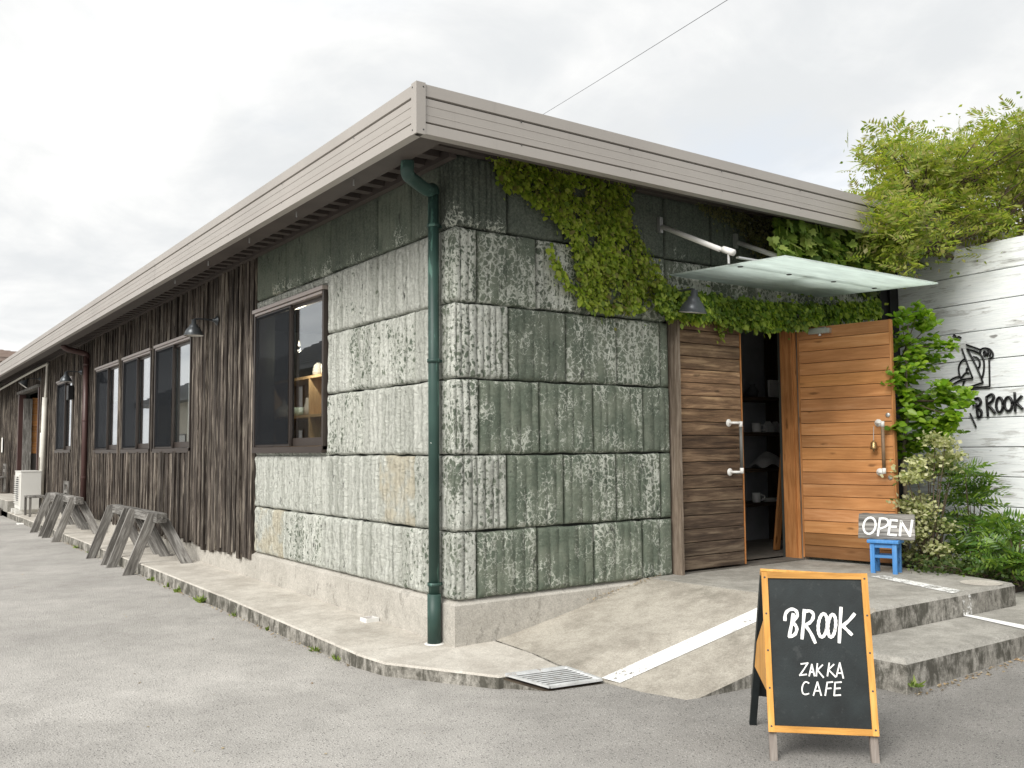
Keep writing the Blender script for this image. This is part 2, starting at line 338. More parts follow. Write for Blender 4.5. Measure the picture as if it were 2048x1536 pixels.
wood('cedar_z', [(.29, .115, .036), (.44, .19, .065), (.56, .27, .11)], 'z', .8, .65, False, .1, .25, True)
wood('jamb_grey', [(.10, .075, .055), (.19, .15, .115), (.31, .26, .21)], 'z', 1, .8)
wood('grey_timber', [(.06, .056, .05), (.19, .18, .166), (.42, .41, .385)], 'z', .8, .88, False, .25, .6, True)
wood('shelf_wood', [(.44, .29, .15), (.56, .39, .22), (.66, .49, .31)], 'z', .8, .5, False, .08, .15)
wood('dark_shelf', [(.03, .02, .014), (.06, .04, .026), (.1, .07, .045)], 'z', 1, .7)
wood('sign_frame', [(.42, .20, .045), (.58, .29, .07), (.68, .38, .12)], 'z', 1, .55, False, .06, .2)
wood('sign_leg', [(.16, .13, .11), (.30, .26, .23), (.45, .41, .37)], 'z', 1, .85)
wood('open_board', [(.05, .047, .043), (.19, .18, .165), (.48, .46, .43)], 'x', .8, .85, False, .1, .7, False, .05)
wood('blue_paint', [(.05, .17, .40), (.07, .225, .50), (.13, .29, .55)], 'z', .6, .45, False, .07, .2)
# white plank wall: worn paint over grey timber
m, nt, out = newmat('white_planks'); oi = oinf(nt); q = vadd(nt, oco(nt), nd(nt, 'ShaderNodeCombineXYZ', None, {0: ma(nt, 'MULTIPLY', oi.outputs['Random'], 31.0), 1: 0.0, 2: ma(nt, 'MULTIPLY', oi.outputs['Random'], 57.0)}).outputs[0])
st = noise(nt, mapv(nt, q, (.10, 1, 1)), 30, 7, .7, .8); pa = noise(nt, mapv(nt, q, (.35, 1, 1)), 6, 6, .65); sm = noise(nt, mapv(nt, q, (.07, 1, 1)), 95, 4, .6)
wr = ma(nt, 'ADD', ma(nt, 'MULTIPLY', st, .55), ma(nt, 'MULTIPLY', pa, .45))
c = mx(nt, mr(nt, sm, .3, .7), (.74, .775, .785), (.86, .885, .885)); c = mx(nt, mr(nt, wr, .525, .59, 0, .55), c, (.34, .33, .31)); c = mx(nt, mr(nt, wr, .61, .65, 0, .85), c, (.09, .08, .075))
kn = nd(nt, 'ShaderNodeTexVoronoi', {'feature': 'F1'}, {'Vector': vadd(nt, mapv(nt, q, (1.6, 1, 5.0)), vscale(nt, nd(nt, 'ShaderNodeTexNoise', None, {'Vector': q, 'Scale': 6.0}).outputs[1], .4)), 'Scale': 1.0}).outputs['Distance']
c = mx(nt, mr(nt, kn, .04, .09, .8, 0), c, (.14, .13, .12))
finish(nt, out, c, .75, ma(nt, 'ADD', st, ma(nt, 'MULTIPLY', sm, .4)), .5, .006, 0, .25); M['white_planks'] = m
plain('fascia_metal', (.345, .32, .292), .45, .0, .05, 1.3, .05, spec=.45)
m, nt, out = newmat('fascia_metal'); p = pos(nt)
fv = mr(nt, noise(nt, p, 1.3, 5), .3, .7, .94, 1.06, False); c = mx(nt, 1.0, (.345, .32, .292), nd(nt, 'ShaderNodeCombineColor', None, {0: fv, 1: fv, 2: fv}).outputs[0], 'MULTIPLY')
c = mx(nt, mr(nt, noise(nt, mapv(nt, p, (1, 1, .06)), 16, 6, .7), .56, .76, 0, .15), c, (.17, .155, .14))
finish(nt, out, c, .45, noise(nt, p, 3.0, 3), .12, .01, 0, .45); M['fascia_metal'] = m
plain('fascia_groove', (.05, .045, .04), .6)
plain('soffit_metal', (.075, .062, .055), .55, 0, .15, 3)
plain('roof_metal', (.2, .19, .18), .5)
plain('frame_brown', (.060, .048, .042), .38, .3, .08, 4, 0, spec=.5)
plain('frame_light', (.36, .31, .28), .32, .35, .06, 4, 0, spec=.6)
m, nt, out = newmat('pipe_green'); p = pos(nt)
wv = noise(nt, mapv(nt, p, (1, 1, .16)), 26, 6, .65, .5); bgn = noise(nt, p, 2.2, 3)
c = mx(nt, mr(nt, bgn, .3, .7), (.020, .048, .040), (.036, .078, .064)); c = mx(nt, mr(nt, ma(nt, 'ADD', ma(nt, 'MULTIPLY', wv, .7), ma(nt, 'MULTIPLY', bgn, .3)), .56, .60, 0, .5), c, (.13, .26, .21)); c = mx(nt, mr(nt, noise(nt, p, 34, 3, .5), .75, .77), c, (.62, .65, .62))
finish(nt, out, c, .5, wv, .1, .002, 0, .4); M['pipe_green'] = m
plain('pipe_brown', (.07, .036, .032), .4, 0, .1)
plain('pipe_cream', (.62, .60, .54), .5, 0, .06)
plain('lamp_metal', (.075, .082, .088), .33, .55, .08, 12, spec=.5)
plain('lamp_white', (.6, .58, .54), .5)
plain('steel', (.55, .55, .54), .35, .75, .06, 20)
plain('zinc', (.62, .63, .63), .45, .35, .15, 14, .1, (.24, .13, .06))
plain('white_enamel', (.72, .71, .68), .4, 0, .05)
plain('white_plastic', (.70, .69, .65), .45, 0, .04, 3)
plain('grille_dark', (.06, .06, .06), .6)
plain('black_paint', (.013, .018, .019), .5, 0, .45, 7, .15, (.035, .04, .04))
plain('black_metal', (.012, .012, .013), .4, .2)
plain('white_paint', (.80, .80, .78), .6, 0, .05, 30, .1)
plain('brass', (.36, .24, .11), .35, .8, .2, 20)
plain('handle_wood', (.20, .135, .085), .5, 0, .25, 15)
plain('handle_grey', (.13, .13, .12), .5, .2, .15, 15)
plain('room_wall', (.40, .42, .44), .9)
plain('room_dark', (.07, .065, .06), .9)
plain('room_floor', (.20, .175, .15), .75, 0, .2)
plain('cardboard', (.19, .13, .075), .85)
plain('ceramic', (.72, .72, .70), .25)
plain('celadon', (.48, .60, .54), .3)
plain('fabric', (.45, .44, .43), .95)
plain('print_dark', (.06, .06, .065), .7)
plain('curtain', (.70, .70, .68), .95, 0, .08, 5)
plain('paper', (.78, .77, .74), .8)
plain('soil', (.05, .038, .026), .98, 0, .4, 10, .8)
plain('bark', (.20, .165, .125), .9, 0, .3, 18, .5)
plain('twig', (.10, .075, .05), .9, 0, .3, 18, .3)
plain('stem_green', (.09, .13, .03), .7)
plain('far_wall', (.52, .47, .38), .85, 0, .06, 1)
plain('far_wall_dark', (.10, .085, .07), .8)
plain('far_wall_grey', (.42, .38, .31), .85, 0, .06, 1)
plain('roof_tile', (.085, .088, .095), .45, 0, .25, 4)
plain('roof_brown', (.30, .235, .20), .7, 0, .15, 3)
plain('wire_black', (.02, .02, .022), .5)
plain('ash', (.12, .055, .03), .9, 0, .5, 60)
plain('step_wood', (.12, .11, .095), .85, 0, .3, 9)
glassmat('glass', (.90, .93, .92), 1.52)
m, nt, out = newmat('screen'); tr_ = nd(nt, 'ShaderNodeBsdfTransparent', None, {0: (1, 1, 1, 1)}); df_ = nd(nt, 'ShaderNodeBsdfDiffuse', None, {0: (.022, .024, .027, 1)}); ms = nd(nt, 'ShaderNodeMixShader', None, {0: .56, 1: tr_.outputs[0], 2: df_.outputs[0]}); nt.links.new(ms.outputs[0], out.inputs[0]); M['screen'] = m
m, nt, out = newmat('frosted_glass'); p = pos(nt)
sm = mr(nt, noise(nt, mapv(nt, p, (.4, 2.2, 1)), 7, 5, .6), .3, .72, .80, 1.08, False)
cg = mx(nt, 1.0, (.84, .90, .87), nd(nt, 'ShaderNodeCombineColor', None, {0: sm, 1: sm, 2: sm}).outputs[0], 'MULTIPLY')
b1 = nd(nt, 'ShaderNodeBsdfTranslucent', None, {0: cg}); b2 = nd(nt, 'ShaderNodeBsdfPrincipled', None, {'Base Color': cg, 'Roughness': .25})
b3 = nd(nt, 'ShaderNodeBsdfTransparent', None, {0: (.80, .90, .86, 1)})
s1 = nd(nt, 'ShaderNodeMixShader', None, {0: .22, 1: b1.outputs[0], 2: b2.outputs[0]}); s2 = nd(nt, 'ShaderNodeMixShader', None, {0: .22, 1: s1.outputs[0], 2: b3.outputs[0]})
nt.links.new(s2.outputs[0], out.inputs[0]); M['frosted_glass'] = m
m, nt, out = newmat('lamp_glow'); em = nd(nt, 'ShaderNodeEmission', None, {0: (1, .85, .62, 1), 1: 3.0}); nt.links.new(em.outputs[0], out.inputs[0]); M['lamp_glow'] = m
leafmat('leaf_fig', [(.12, .19, .02), (.20, .28, .03), (.29, .37, .045), (.40, .47, .08), (.16, .14, .05)], .35)
leafmat('leaf_hedge', [(.065, .125, .018), (.13, .21, .028), (.23, .32, .042), (.36, .44, .075)], .35)
leafmat('leaf_ivy', [(.07, .135, .022), (.13, .21, .032), (.22, .31, .06), (.33, .40, .10)], .3)
leafmat('leaf_dry', [(.10, .11, .045), (.15, .15, .065), (.20, .18, .09)], .25)
leafmat('leaf_pinnate', [(.12, .18, .03), (.19, .25, .04), (.27, .31, .055), (.34, .35, .10), (.26, .22, .11)], .5)
leafmat('leaf_tree', [(.085, .18, .012), (.14, .26, .018), (.20, .32, .026), (.27, .38, .045)], .4, .35)
leafmat('leaf_varieg', [(.14, .19, .05), (.36, .38, .17), (.50, .50, .29), (.60, .58, .38)], .3)
leafmat('leaf_mahonia', [(.05, .115, .022), (.085, .165, .03), (.13, .22, .036), (.21, .30, .045)], .3, .35)
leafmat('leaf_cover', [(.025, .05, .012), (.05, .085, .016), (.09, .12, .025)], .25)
leafmat('leaf_litter', [(.16, .10, .05), (.34, .25, .14), (.45, .38, .26), (.30, .17, .07)], .1)
leafmat('leaf_weed', [(.10, .16, .035), (.17, .24, .055), (.26, .31, .10)], .3)

# ------------------------------------------------------------------ ground
def z_asph(x, y):
    return -.105 + .033*max(0.0, min(3.2, x+.2)) - .0*y
xs = sorted(set(list(np.linspace(-150, -5, 12))+list(np.linspace(-4.5, 6.5, 23))+list(np.linspace(8, 160, 12))+[-.2, 3.0]))
ys = sorted(set(list(np.linspace(-150, -8, 12))+list(np.linspace(-7, 1, 9))+list(np.linspace(3, 200, 18))))
V = [(x, y, z_asph(x, y)) for y in ys for x in xs]; nx = len(xs)
tag(mesh('asphalt_ground', V, [(j*nx+i, j*nx+i+1, (j+1)*nx+i+1, (j+1)*nx+i) for j in range(len(ys)-1) for i in range(nx-1)], 'asphalt', org=(0, 0, 0), smooth=True), kind='structure')
# pavement strip with kerb along the long wall, turning round the corner
def strip(name, top, mats, base=-.3, cham=.012):
    """slab from a top polygon (x,y,z) counter-clockwise; worn edge; sides use the second material"""
    n = len(top); T = np.array(top, float); c = T.mean(0)
    inn = T.copy()
    for i in range(n):
        a = T[i-1]-T[i]; b = T[(i+1) % n]-T[i]; a = a/np.linalg.norm(a); b = b/np.linalg.norm(b)
        d = a+b
        cr = a[0]*b[1]-a[1]*b[0]
        if np.linalg.norm(d) < .05: d = np.array([-b[1], b[0], 0]); 
        else: d = d/np.linalg.norm(d)*(1 if cr < 0 else -1)
        inn[i] += d*cham
    low = T.copy(); low[:, 2] -= cham; bot = T.copy(); bot[:, 2] = base
    Vv = np.vstack([inn, low, bot]); Fc = [tuple(range(n))]; mi = [0]
    for i in range(n):
        j = (i+1) % n; Fc.append((n+i, n+j, j, i)); mi.append(0); Fc.append((2*n+i, 2*n+j, n+j, n+i)); mi.append(1)
    o = mesh(name, Vv, Fc, None, org=(0, 0, 0), mats=mats, midx=mi); return tag(o, kind='structure')
g4 = [on(2, z, *p) for z, p in ((-.022, (1012, 1349)), (-.02, (1130, 1334)), (-.062, (1203, 1359)), (-.074, (1100, 1374)))]
segs = [30.0, 16.2, 10.3, 6.1, 3.05]
for i in range(len(segs)):
    y1 = segs[i]; y0 = segs[i+1]+.006 if i+1 < len(segs) else .25
    z1 = .025; z0 = .02 if i+1 < len(segs) else -.01
    strip('pavement', [(-.62+.004*(i % 2), y1, z1), (-.62+.004*(i % 2), y0, z0), (.05, y0, z0+.006), (.05, y1, z1+.006)], ['concrete', 'concrete_stained'])
strip('pavement', [(-.62, .244, -.012), (-.575, -.08, -.02), (g4[0][0]-.045, g4[0][1]+.012, -.026), (g4[1][0]-.006, g4[1][1]+.016, -.024), (.315, -.45, -.014), (.318, .05, -.004), (.05, .244, -.004)], ['concrete', 'concrete_stained'])
# ramp
RB = [(.325, .05, -.001), (.322, -.45, -.016), (g4[1][0]+.008, g4[1][1], -.024), (g4[2][0]+.02, g4[2][1]-.012, -.078), (.44, -1.66, -.092)]
ZP = .30
def ramp_plane():
    a = np.array(RB[0]); b = np.array((1.78, .05, ZP)); c = np.array((1.9, -1.6, ZP)); return a, b, c
RT0, RT1 = (1.76, .05, ZP), (1.93, -1.90, ZP)
Nn = 14; top = []
V = []; Fc = []
lo = [np.array(p) for p in [RB[0], RB[1], RB[2], RB[3], RB[4]]]
ts = [0, .3, .55, .78, 1.0]
hi = [np.array(RT0)*(1-t)+np.array(RT1)*t for t in ts]
K = 10
for i in range(5):
    for k in range(K+1):
        t = k/K; p = lo[i]*(1-t)+hi[i]*t; p[2] = lo[i][2]*(1-t)+hi[i][2]*t - .012*math.sin(math.pi*t); V.append(p)
for i in range(4):
    for k in range(K): Fc.append((i*(K+1)+k, (i+1)*(K+1)+k, (i+1)*(K+1)+k+1, i*(K+1)+k+1))
mi = [0]*len(Fc); b0 = len(V)
for k in range(K+1):
    p = V[4*(K+1)+k].copy(); p[1] -= .012; p[2] -= .016; V.append(p)
for k in range(K+1):
    p = V[4*(K+1)+k].copy(); p[1] -= .012; p[2] = -.3; V.append(p)
for k in range(K):
    a = 4*(K+1)+k; Fc.append((a, b0+k, b0+k+1, a+1)); mi.append(0); Fc.append((b0+k, b0+K+1+k, b0+K+2+k, b0+k+1)); mi.append(1)
_lb = len(V)
for i in range(5):
    p = V[i*(K+1)].copy(); p[2] = -.3; V.append(p)
for i in range(4): Fc.append((i*(K+1), _lb+i, _lb+i+1, (i+1)*(K+1))); mi.append(1)
ramp = mesh('ramp', V, Fc, None, org=(0, 0, 0), mats=['concrete_ramp', 'concrete_stained'], midx=mi); tag(ramp, kind='structure')
rV = np.array([np.array(v) for v in V])
from mathutils.bvhtree import BVHTree
_bv = BVHTree.FromPolygons([tuple(map(float, v)) for v in V], Fc)
def ramp_hit(px, py, lift=.004):
    h = _bv.ray_cast(Vector(CAM), Vector(ray(px, py)).normalized())[0]
    if h is None: return on(2, ZP+lift, px, py)
    return np.array(h)+np.array((0, 0, lift))
strip('porch', [(1.766, .3, ZP), (1.935, -1.91, ZP), (3.70, -1.90, ZP), (3.74, -1.80, ZP), (3.86, -1.3, ZP), (4.0, .3, ZP)], ['concrete_porch', 'concrete_stained'], -.3, .02)
strip('porch_step', [(1.42, -1.895, .14), (1.44, -2.41, .14), (6.0, -2.43, .14), (6.0, -1.6, .14), (3.70, -1.6, .14), (3.68, -1.895, .14)], ['concrete_porch', 'concrete_stained'], -.3, .03)
strip('planting_bed', [(3.72, -1.62, .17), (5.14, -1.62, .2), (5.30, .2, .26), (4.02, .2, .27), (3.87, -1.3, .22)], ['soil', 'soil'], -.3)
def paint(name, quad, thr, label):
    o = mesh(name, quad, [(0, 1, 2, 3)] if len(quad) == 4 else [(i, i+1, len(quad)-2-i, len(quad)-1-i) for i in range(len(quad)//2-1)], 'line_paint', org=quad[0]); o.color = (thr, 0, 0, 1)
    return tag(o, label, 'road marking', 'white painted boundary line')
A = [ramp_hit(1203+(1560-1203)*t, 1357+(1196-1357)*t) for t in np.linspace(0, 1, 9)]
B = [ramp_hit(1240+(1560-1240)*t, 1367+(1223-1367)*t) for t in np.linspace(0, 1, 9)]
paint('painted_line', [tuple(p) for p in A]+[tuple(p) for p in B[::-1]], .575, 'bold white stripe painted up the concrete ramp')
q = [on(2, ZP+.004, *p) for p in ((1740, 1152), (1918, 1188), (1930, 1182), (1770, 1151))]; q[1][1] = q[2][1] = -1.885; paint('painted_line', q, .50, 'worn white line across the upper porch slab')
q2 = on(2, .29, 1924, 1186); x0 = q2[0]; paint('painted_line', [(x0-.07, -1.9155, .284), (x0-.06, -1.9145, .145), (x0+.05, -1.9145, .145), (x0+.04, -1.9155, .284)], .47, 'smeared white paint running down the porch riser')
paint('painted_line', [on(2, .1445, *p) for p in ((1918, 1229), (2110, 1272), (2110, 1262), (1938, 1229))], .60, 'white line across the lower concrete step')
# round cover set in the porch
c = on(2, ZP, 1962, 1166); mbb = MB().lathe((c[0], c[1], ZP+.002), [(.0001, .002), (.14, .002), (.145, 0)]); tag(mbb.build('round_cover', 'concrete'), 'flat round concrete cover set in the porch corner by the plants', 'cover')

# drain grate
strip('drain_pit', [tuple(v+np.array(o)) for v, o in zip(g4, ((-.035, .02, -.016), (-.02, -.05, -.016), (.03, -.03, -.016), (.04, .04, -.016)))][::-1] if False else [tuple(np.mean(g4, 0)+(v-np.mean(g4, 0))*1.06-np.array((0, 0, .024))) for v in (g4[0], g4[3], g4[2], g4[1])], ['soil', 'concrete_stained'], -.3, .006)
gr = thing('drain_grate', np.mean(g4, 0), 'galvanised slotted drain grate set at the foot of the ramp', 'drain')
for i in range(4): baro('frame_bar', g4[i], g4[(i+1) % 4], .026, .012, 'zinc', gr)
for i in range(8):
    t = (i+1)/9; a = g4[0]*(1-t)+g4[3]*t; b = g4[1]*(1-t)+g4[2]*t; baro('bar', a, b, .016, .004, 'zinc', gr)
zz_ = np.array(g4)-np.array((0, 0, .007)); mesh('pit', zz_, [(0, 3, 2, 1)], 'grille_dark', gr)

# ------------------------------------------------------------------ the cafe building
H = 3.44
bld = thing('cafe_building', (0, 0, 0), 'long low cafe clad in green stone blocks and dark vertical boards', 'building')
def wallpoly(mb, axis, off, thick, holes, u0, u1, z0, z1):
    """wall slab in strips round rectangular holes; axis 0: wall at x=off running along y"""
    us = sorted({u0, u1, *[h[0] for h in holes], *[h[1] for h in holes]}); zs = sorted({z0, z1, *[h[2] for h in holes], *[h[3] for h in holes]})
    for a, b in zip(us, us[1:]):
        run = None
        for c, d in zip(zs, zs[1:]):
            um, zm = (a+b)/2, (c+d)/2
            if any(h[0] < um < h[1] and h[2] < zm < h[3] for h in holes): continue
            mb.box((off, a, c) if axis == 0 else (a, off, c), (off+thick, b, d) if axis == 0 else (b, off+thick, d))
WINS = [(2.16, 3.94, 1.335, 2.785), (6.18, 7.90, 1.345, 2.80), (8.12, 9.84, 1.345, 2.80), (10.08, 11.90, 1.345, 2.80), (14.1, 15.85, 1.36, 2.82)]
FDOOR = (18.2, 21.4, .0, 2.86)
mb = MB(); wallpoly(mb, 0, .06, .14, WINS+[FDOOR], .06, 30, .0, H); mb.build('long_wall_core', 'joint_dark', bld)
mb = MB(); wallpoly(mb, 1, .06, .14, [(2.12, 3.70, .0, 2.42)], .20, 5.02, .0, H); mb.build('front_wall_core', 'joint_dark', bld)
MB().box((.2, 7.6, .0), (9, 7.75, H)).build('inner_wall', 'room_wall', bld)
MB().box((9, .2, .0), (9.15, 30, H)).build('rear_wall', 'room_wall', bld)
MB().box((5.03, .1, .0), (9.0, .2, H)).build('side_wall', 'room_dark', bld)
MB().box((.2, 29.9, 0), (9, 30, H)).build('end_wall', 'room_wall', bld)
MB().box((.21, .21, .1), (8.98, 29.8, .30)).build('floor', 'room_floor', bld)
MB().box((.21, .21, 3.1), (8.98, 29.8, 3.16)).build('ceiling', 'room_dark', bld)
# plinth (the render slab under the blocks, front part sinks into the ramp)
mb = MB().prism([(-.012, 30), (-.012, -.012), (2.1, -.012), (2.1, .06), (.06, .06), (.06, 30)][::-1], -.1, .262); mb.add([(-.012, 30, .262), (-.012, -.012, .262), (2.1, -.012, .262), (2.1, .06, .30), (.06, .06, .30), (.06, 30, .30)], [(0, 1, 4, 5), (1, 2, 3, 4)])
mb.build('plinth', 'plinth_render', bld)

# ---- stone blocks
stone_l = mesh('stone_wall', [(.055, .2, .3), (.055, 3.9, .3), (.055, 3.9, .31), (.055, .2, .31)], [(0, 1, 2, 3)], 'joint_dark', bld, org=(0, 0, 0))
stone_f = mesh('stone_wall', [(.2, .055, .3), (2.0, .055, .3), (2.0, .055, .31), (.2, .055, .31)], [(0, 1, 2, 3)], 'joint_dark', bld, org=(0, 0, 0))
def vnoise(x, y, s):
    return (math.sin(x*31.7+s*7.1)*math.cos(y*23.3+s*3.7)+.6*math.sin(x*71.3-y*57.1+s)+.5*math.cos(y*97.0+x*13+s*5))/2.1
def stone_block(path, z0, z1, color, parent, rough=.010, seed=0, gsp=.055, gd=.010):
    """path: function s -> (pos2, normal2), and its length; block face with tool grooves, pillowed edges"""
    fn, L = path; r = random.Random(seed)
    cols = [0, .006, .018, .034]; s = .034 + gsp*r.uniform(.3, .9); gro = []
    while s < L-.05:
        gro.append(s); cols += [s-.0065, s, s+.0065]; nx_ = s+gsp*r.uniform(.75, 1.35)
        if nx_-s > .03: cols.append((s+nx_)/2)
        s = nx_
    cols += [L-.034, L-.018, L-.006, L]; cols = sorted(set(round(c, 4) for c in cols if 0 <= c <= L))
    Hh = z1-z0; rows = [0, .006, .018, .036]+list(np.linspace(.075, Hh-.075, 7))+[Hh-.036, Hh-.018, Hh-.006, Hh]
    V = []
    for ir, v in enumerate(rows):
        for c in cols:
            e = min(c, L-c); ez = min(v, Hh-v)
            rd = .03; f = lambda d: -rd+math.sqrt(max(0, rd*rd-(rd-min(d, rd))**2))
            dsp = min(f(e), f(ez)) if True else 0
            if any(abs(c-g) < .003 for g in gro): dsp -= gd*2.6*(.75+.45*math.sin(v*9+c*40+seed))
            dsp += rough*vnoise(c, v, seed)*min(1, e/.03, ez/.03)
            wz = .010*vnoise(c*.35, ir*.01, seed+9) if (ir in (0, len(rows)-1)) else 0
            p, n = fn(c); V.append((p[0]+n[0]*dsp, p[1]+n[1]*dsp, z0+v+wz))
    nc = len(cols); Fc = [(j*nc+i, j*nc+i+1, (j+1)*nc+i+1, (j+1)*nc+i) for j in range(len(rows)-1) for i in range(nc-1)]
    # skirt back into the wall
    ring = [i for i in range(nc)]+[j*nc+nc-1 for j in range(1, len(rows))]+[(len(rows)-1)*nc+i for i in range(nc-2, -1, -1)]+[j*nc for j in range(len(rows)-2, 0, -1)]
    b = len(V)
    for i in ring:
        c = cols[i % nc]; p, n = fn(c); V.append((V[i][0]-n[0]*.025, V[i][1]-n[1]*.025, V[i][2]))
    m_ = len(ring); Fc += [(ring[i], b+i, b+(i+1) % m_, ring[(i+1) % m_]) for i in range(m_)]
    o = mesh('stone_block', V, Fc, 'tuff_stone', parent, smooth=True); o.color = color; return o
def straight(axis, a, b):
    L = b-a
    if axis == 'f': return (lambda s: ((a+s, 0.0), (0, -1))), L
    return (lambda s: ((0.0, b-s), (-1, 0))), L            # left wall runs towards the corner
def cornerp(dep, b, rad=.035):
    L1 = dep-rad; La = rad*math.pi/2; L = L1+La+(b-rad)
    def fn(s):
        if s < L1: return (0.0, dep-s), (-1, 0)
        if s < L1+La:
            t = (s-L1)/La*math.pi/2; return (rad-rad*math.cos(t), rad-rad*math.sin(t)), (-math.cos(t), -math.sin(t))
        return (rad+s-L1-La, 0.0), (0, -1)
    return fn, L
ZR = [.295, .76, 1.29, 1.823, 2.36, 2.895, H-.02]
fx = lambda px, py: on(1, 0, px, py)[0]
ly = lambda px, py: on(0, 0, px, py)[1]
FJ = [[957.7, 1078.8, 1192, 1289.6], [1018, 1131.6, 1237, 1325], [961.6, 1082.7, 1190, 1290], [1021, 1135.5, 1237, 1323], [957.7, 1076, 1184, 1286], [1018, 1131, 1240, 1329.5]]
LJ = [[563.7, 640, 722, 800], [640, 692.6, 755, 825], [722, 798], [695.8, 755, 827], [753, 787.6], [571.5, 660, 753, 819.6]]
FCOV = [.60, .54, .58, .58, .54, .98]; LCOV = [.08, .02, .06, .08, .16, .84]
ROWPY = [1130, 985, 830, 680, 525, 400]
sd_ = 100
for r in range(6):
    z0, z1 = ZR[r], ZR[r+1]-.010; xe = 2.085 if r < 4 else 5.0
    js = [fx(p, ROWPY[r]) for p in FJ[r]]
    if r == 4: js += [2.06, 2.62, 3.2, 3.8, 4.4]
    if r == 5: js += [2.62, 3.2, 3.8, 4.4]
    js = [j for j in js if j < xe-.08]+[xe]; x = None
    for k, j in enumerate(js):
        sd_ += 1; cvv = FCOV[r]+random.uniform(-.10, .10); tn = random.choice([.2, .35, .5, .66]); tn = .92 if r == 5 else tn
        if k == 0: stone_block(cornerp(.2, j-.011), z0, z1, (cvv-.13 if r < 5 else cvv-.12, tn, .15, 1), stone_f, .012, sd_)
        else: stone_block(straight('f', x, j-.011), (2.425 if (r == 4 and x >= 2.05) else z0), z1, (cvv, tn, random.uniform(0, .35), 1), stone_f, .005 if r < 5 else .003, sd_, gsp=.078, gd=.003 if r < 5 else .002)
        x = j
for r in range(6):
    z0, z1 = ZR[r], ZR[r+1]-.010
    ye = 3.955
    js = sorted([ly(p, ROWPY[r]) for p in LJ[r]]); js = [j for j in js if .34 < j < ye-.1]
    lo_, hi_ = .206, ye
    edges = [lo_]+js+[hi_]
    for k in range(len(edges)-1):
        a, b = edges[k], edges[k+1]-.012; sd_ += 1
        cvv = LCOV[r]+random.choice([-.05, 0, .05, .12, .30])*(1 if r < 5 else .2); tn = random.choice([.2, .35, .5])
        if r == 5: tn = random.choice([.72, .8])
        yl = random.choice([0, 0, .1, .2, .75])
        pieces = []
        wz0, wz1, wy0, wy1 = 1.318, 2.80, 2.145, 3.97
        if z1 <= wz0 or z0 >= wz1 or b <= wy0: pieces = [(a, b, z0, z1)]
        else:
            if a < wy0-.03: pieces.append((a, wy0, z0, z1))
            aa = max(a, wy0+.006)
            if b-aa > .05:
                if z0 < wz0-.015: pieces.append((aa, b, z0, wz0))
                if z1 > wz1+.03: pieces.append((aa, b, wz1, z1))
        for (a_, b_, c_, d_) in pieces:
            if b_-a_ > .04 and d_-c_ > .02:
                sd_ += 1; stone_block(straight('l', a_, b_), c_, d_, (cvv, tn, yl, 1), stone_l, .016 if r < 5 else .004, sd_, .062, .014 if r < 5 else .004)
# ---- dark vertical boards
bwall = mesh('board_wall', [(.055, 4, .3), (.055, 29.9, .3), (.055, 29.9, .31), (.055, 4, .31)], [(0, 1, 2, 3)], 'joint_dark', bld, org=(0, 0, 0))
far = MB(); y = 3.965; i = 0
rb = random.Random(5)
while y < 29.9:
    wd = rb.choice([.072, .08, .09, .098, .108]); proud = (.0, .013)[i % 2]+rb.uniform(-.004, .006)
    if i % 7 == 3: proud = .026
    a, b = y, y+wd
    zb = rb.uniform(.18, .27)
    if rb.random() < .10: zb = rb.uniform(.06, .14)
    pcs = [(zb, H-.03)]
    for (w0, w1, h0, h1) in [(q[0]-.03, q[1]+.03, q[2]-.01, q[3]+.015) for q in WINS[1:]]+[(FDOOR[0], FDOOR[1], 0, FDOOR[3])]:
        if b > w0+.02 and a < w1-.02:
            pcs = [(zb, h0), (h1, H-.03)] if h0 > .3 else [(h1, H-.03)]
            break
    for (p0, p1) in pcs:
        bb = ((-.028-proud, a+.003, p0), (.055, b-.003, p1))
        if y < 19.0:
            c = (np.array(bb[0])+np.array(bb[1]))/2
            o = MB().box(*bb).build('board', 'board_dark', bwall, org=(0, a, p0))
            o.rotation_euler = (rb.uniform(-.0012, .0012), 0, rb.uniform(-.008, .008))
        else: far.box(*bb)
    y = b; i += 1
o = far.build('board_row', 'board_dark', bwall); o['kind'] = 'stuff'

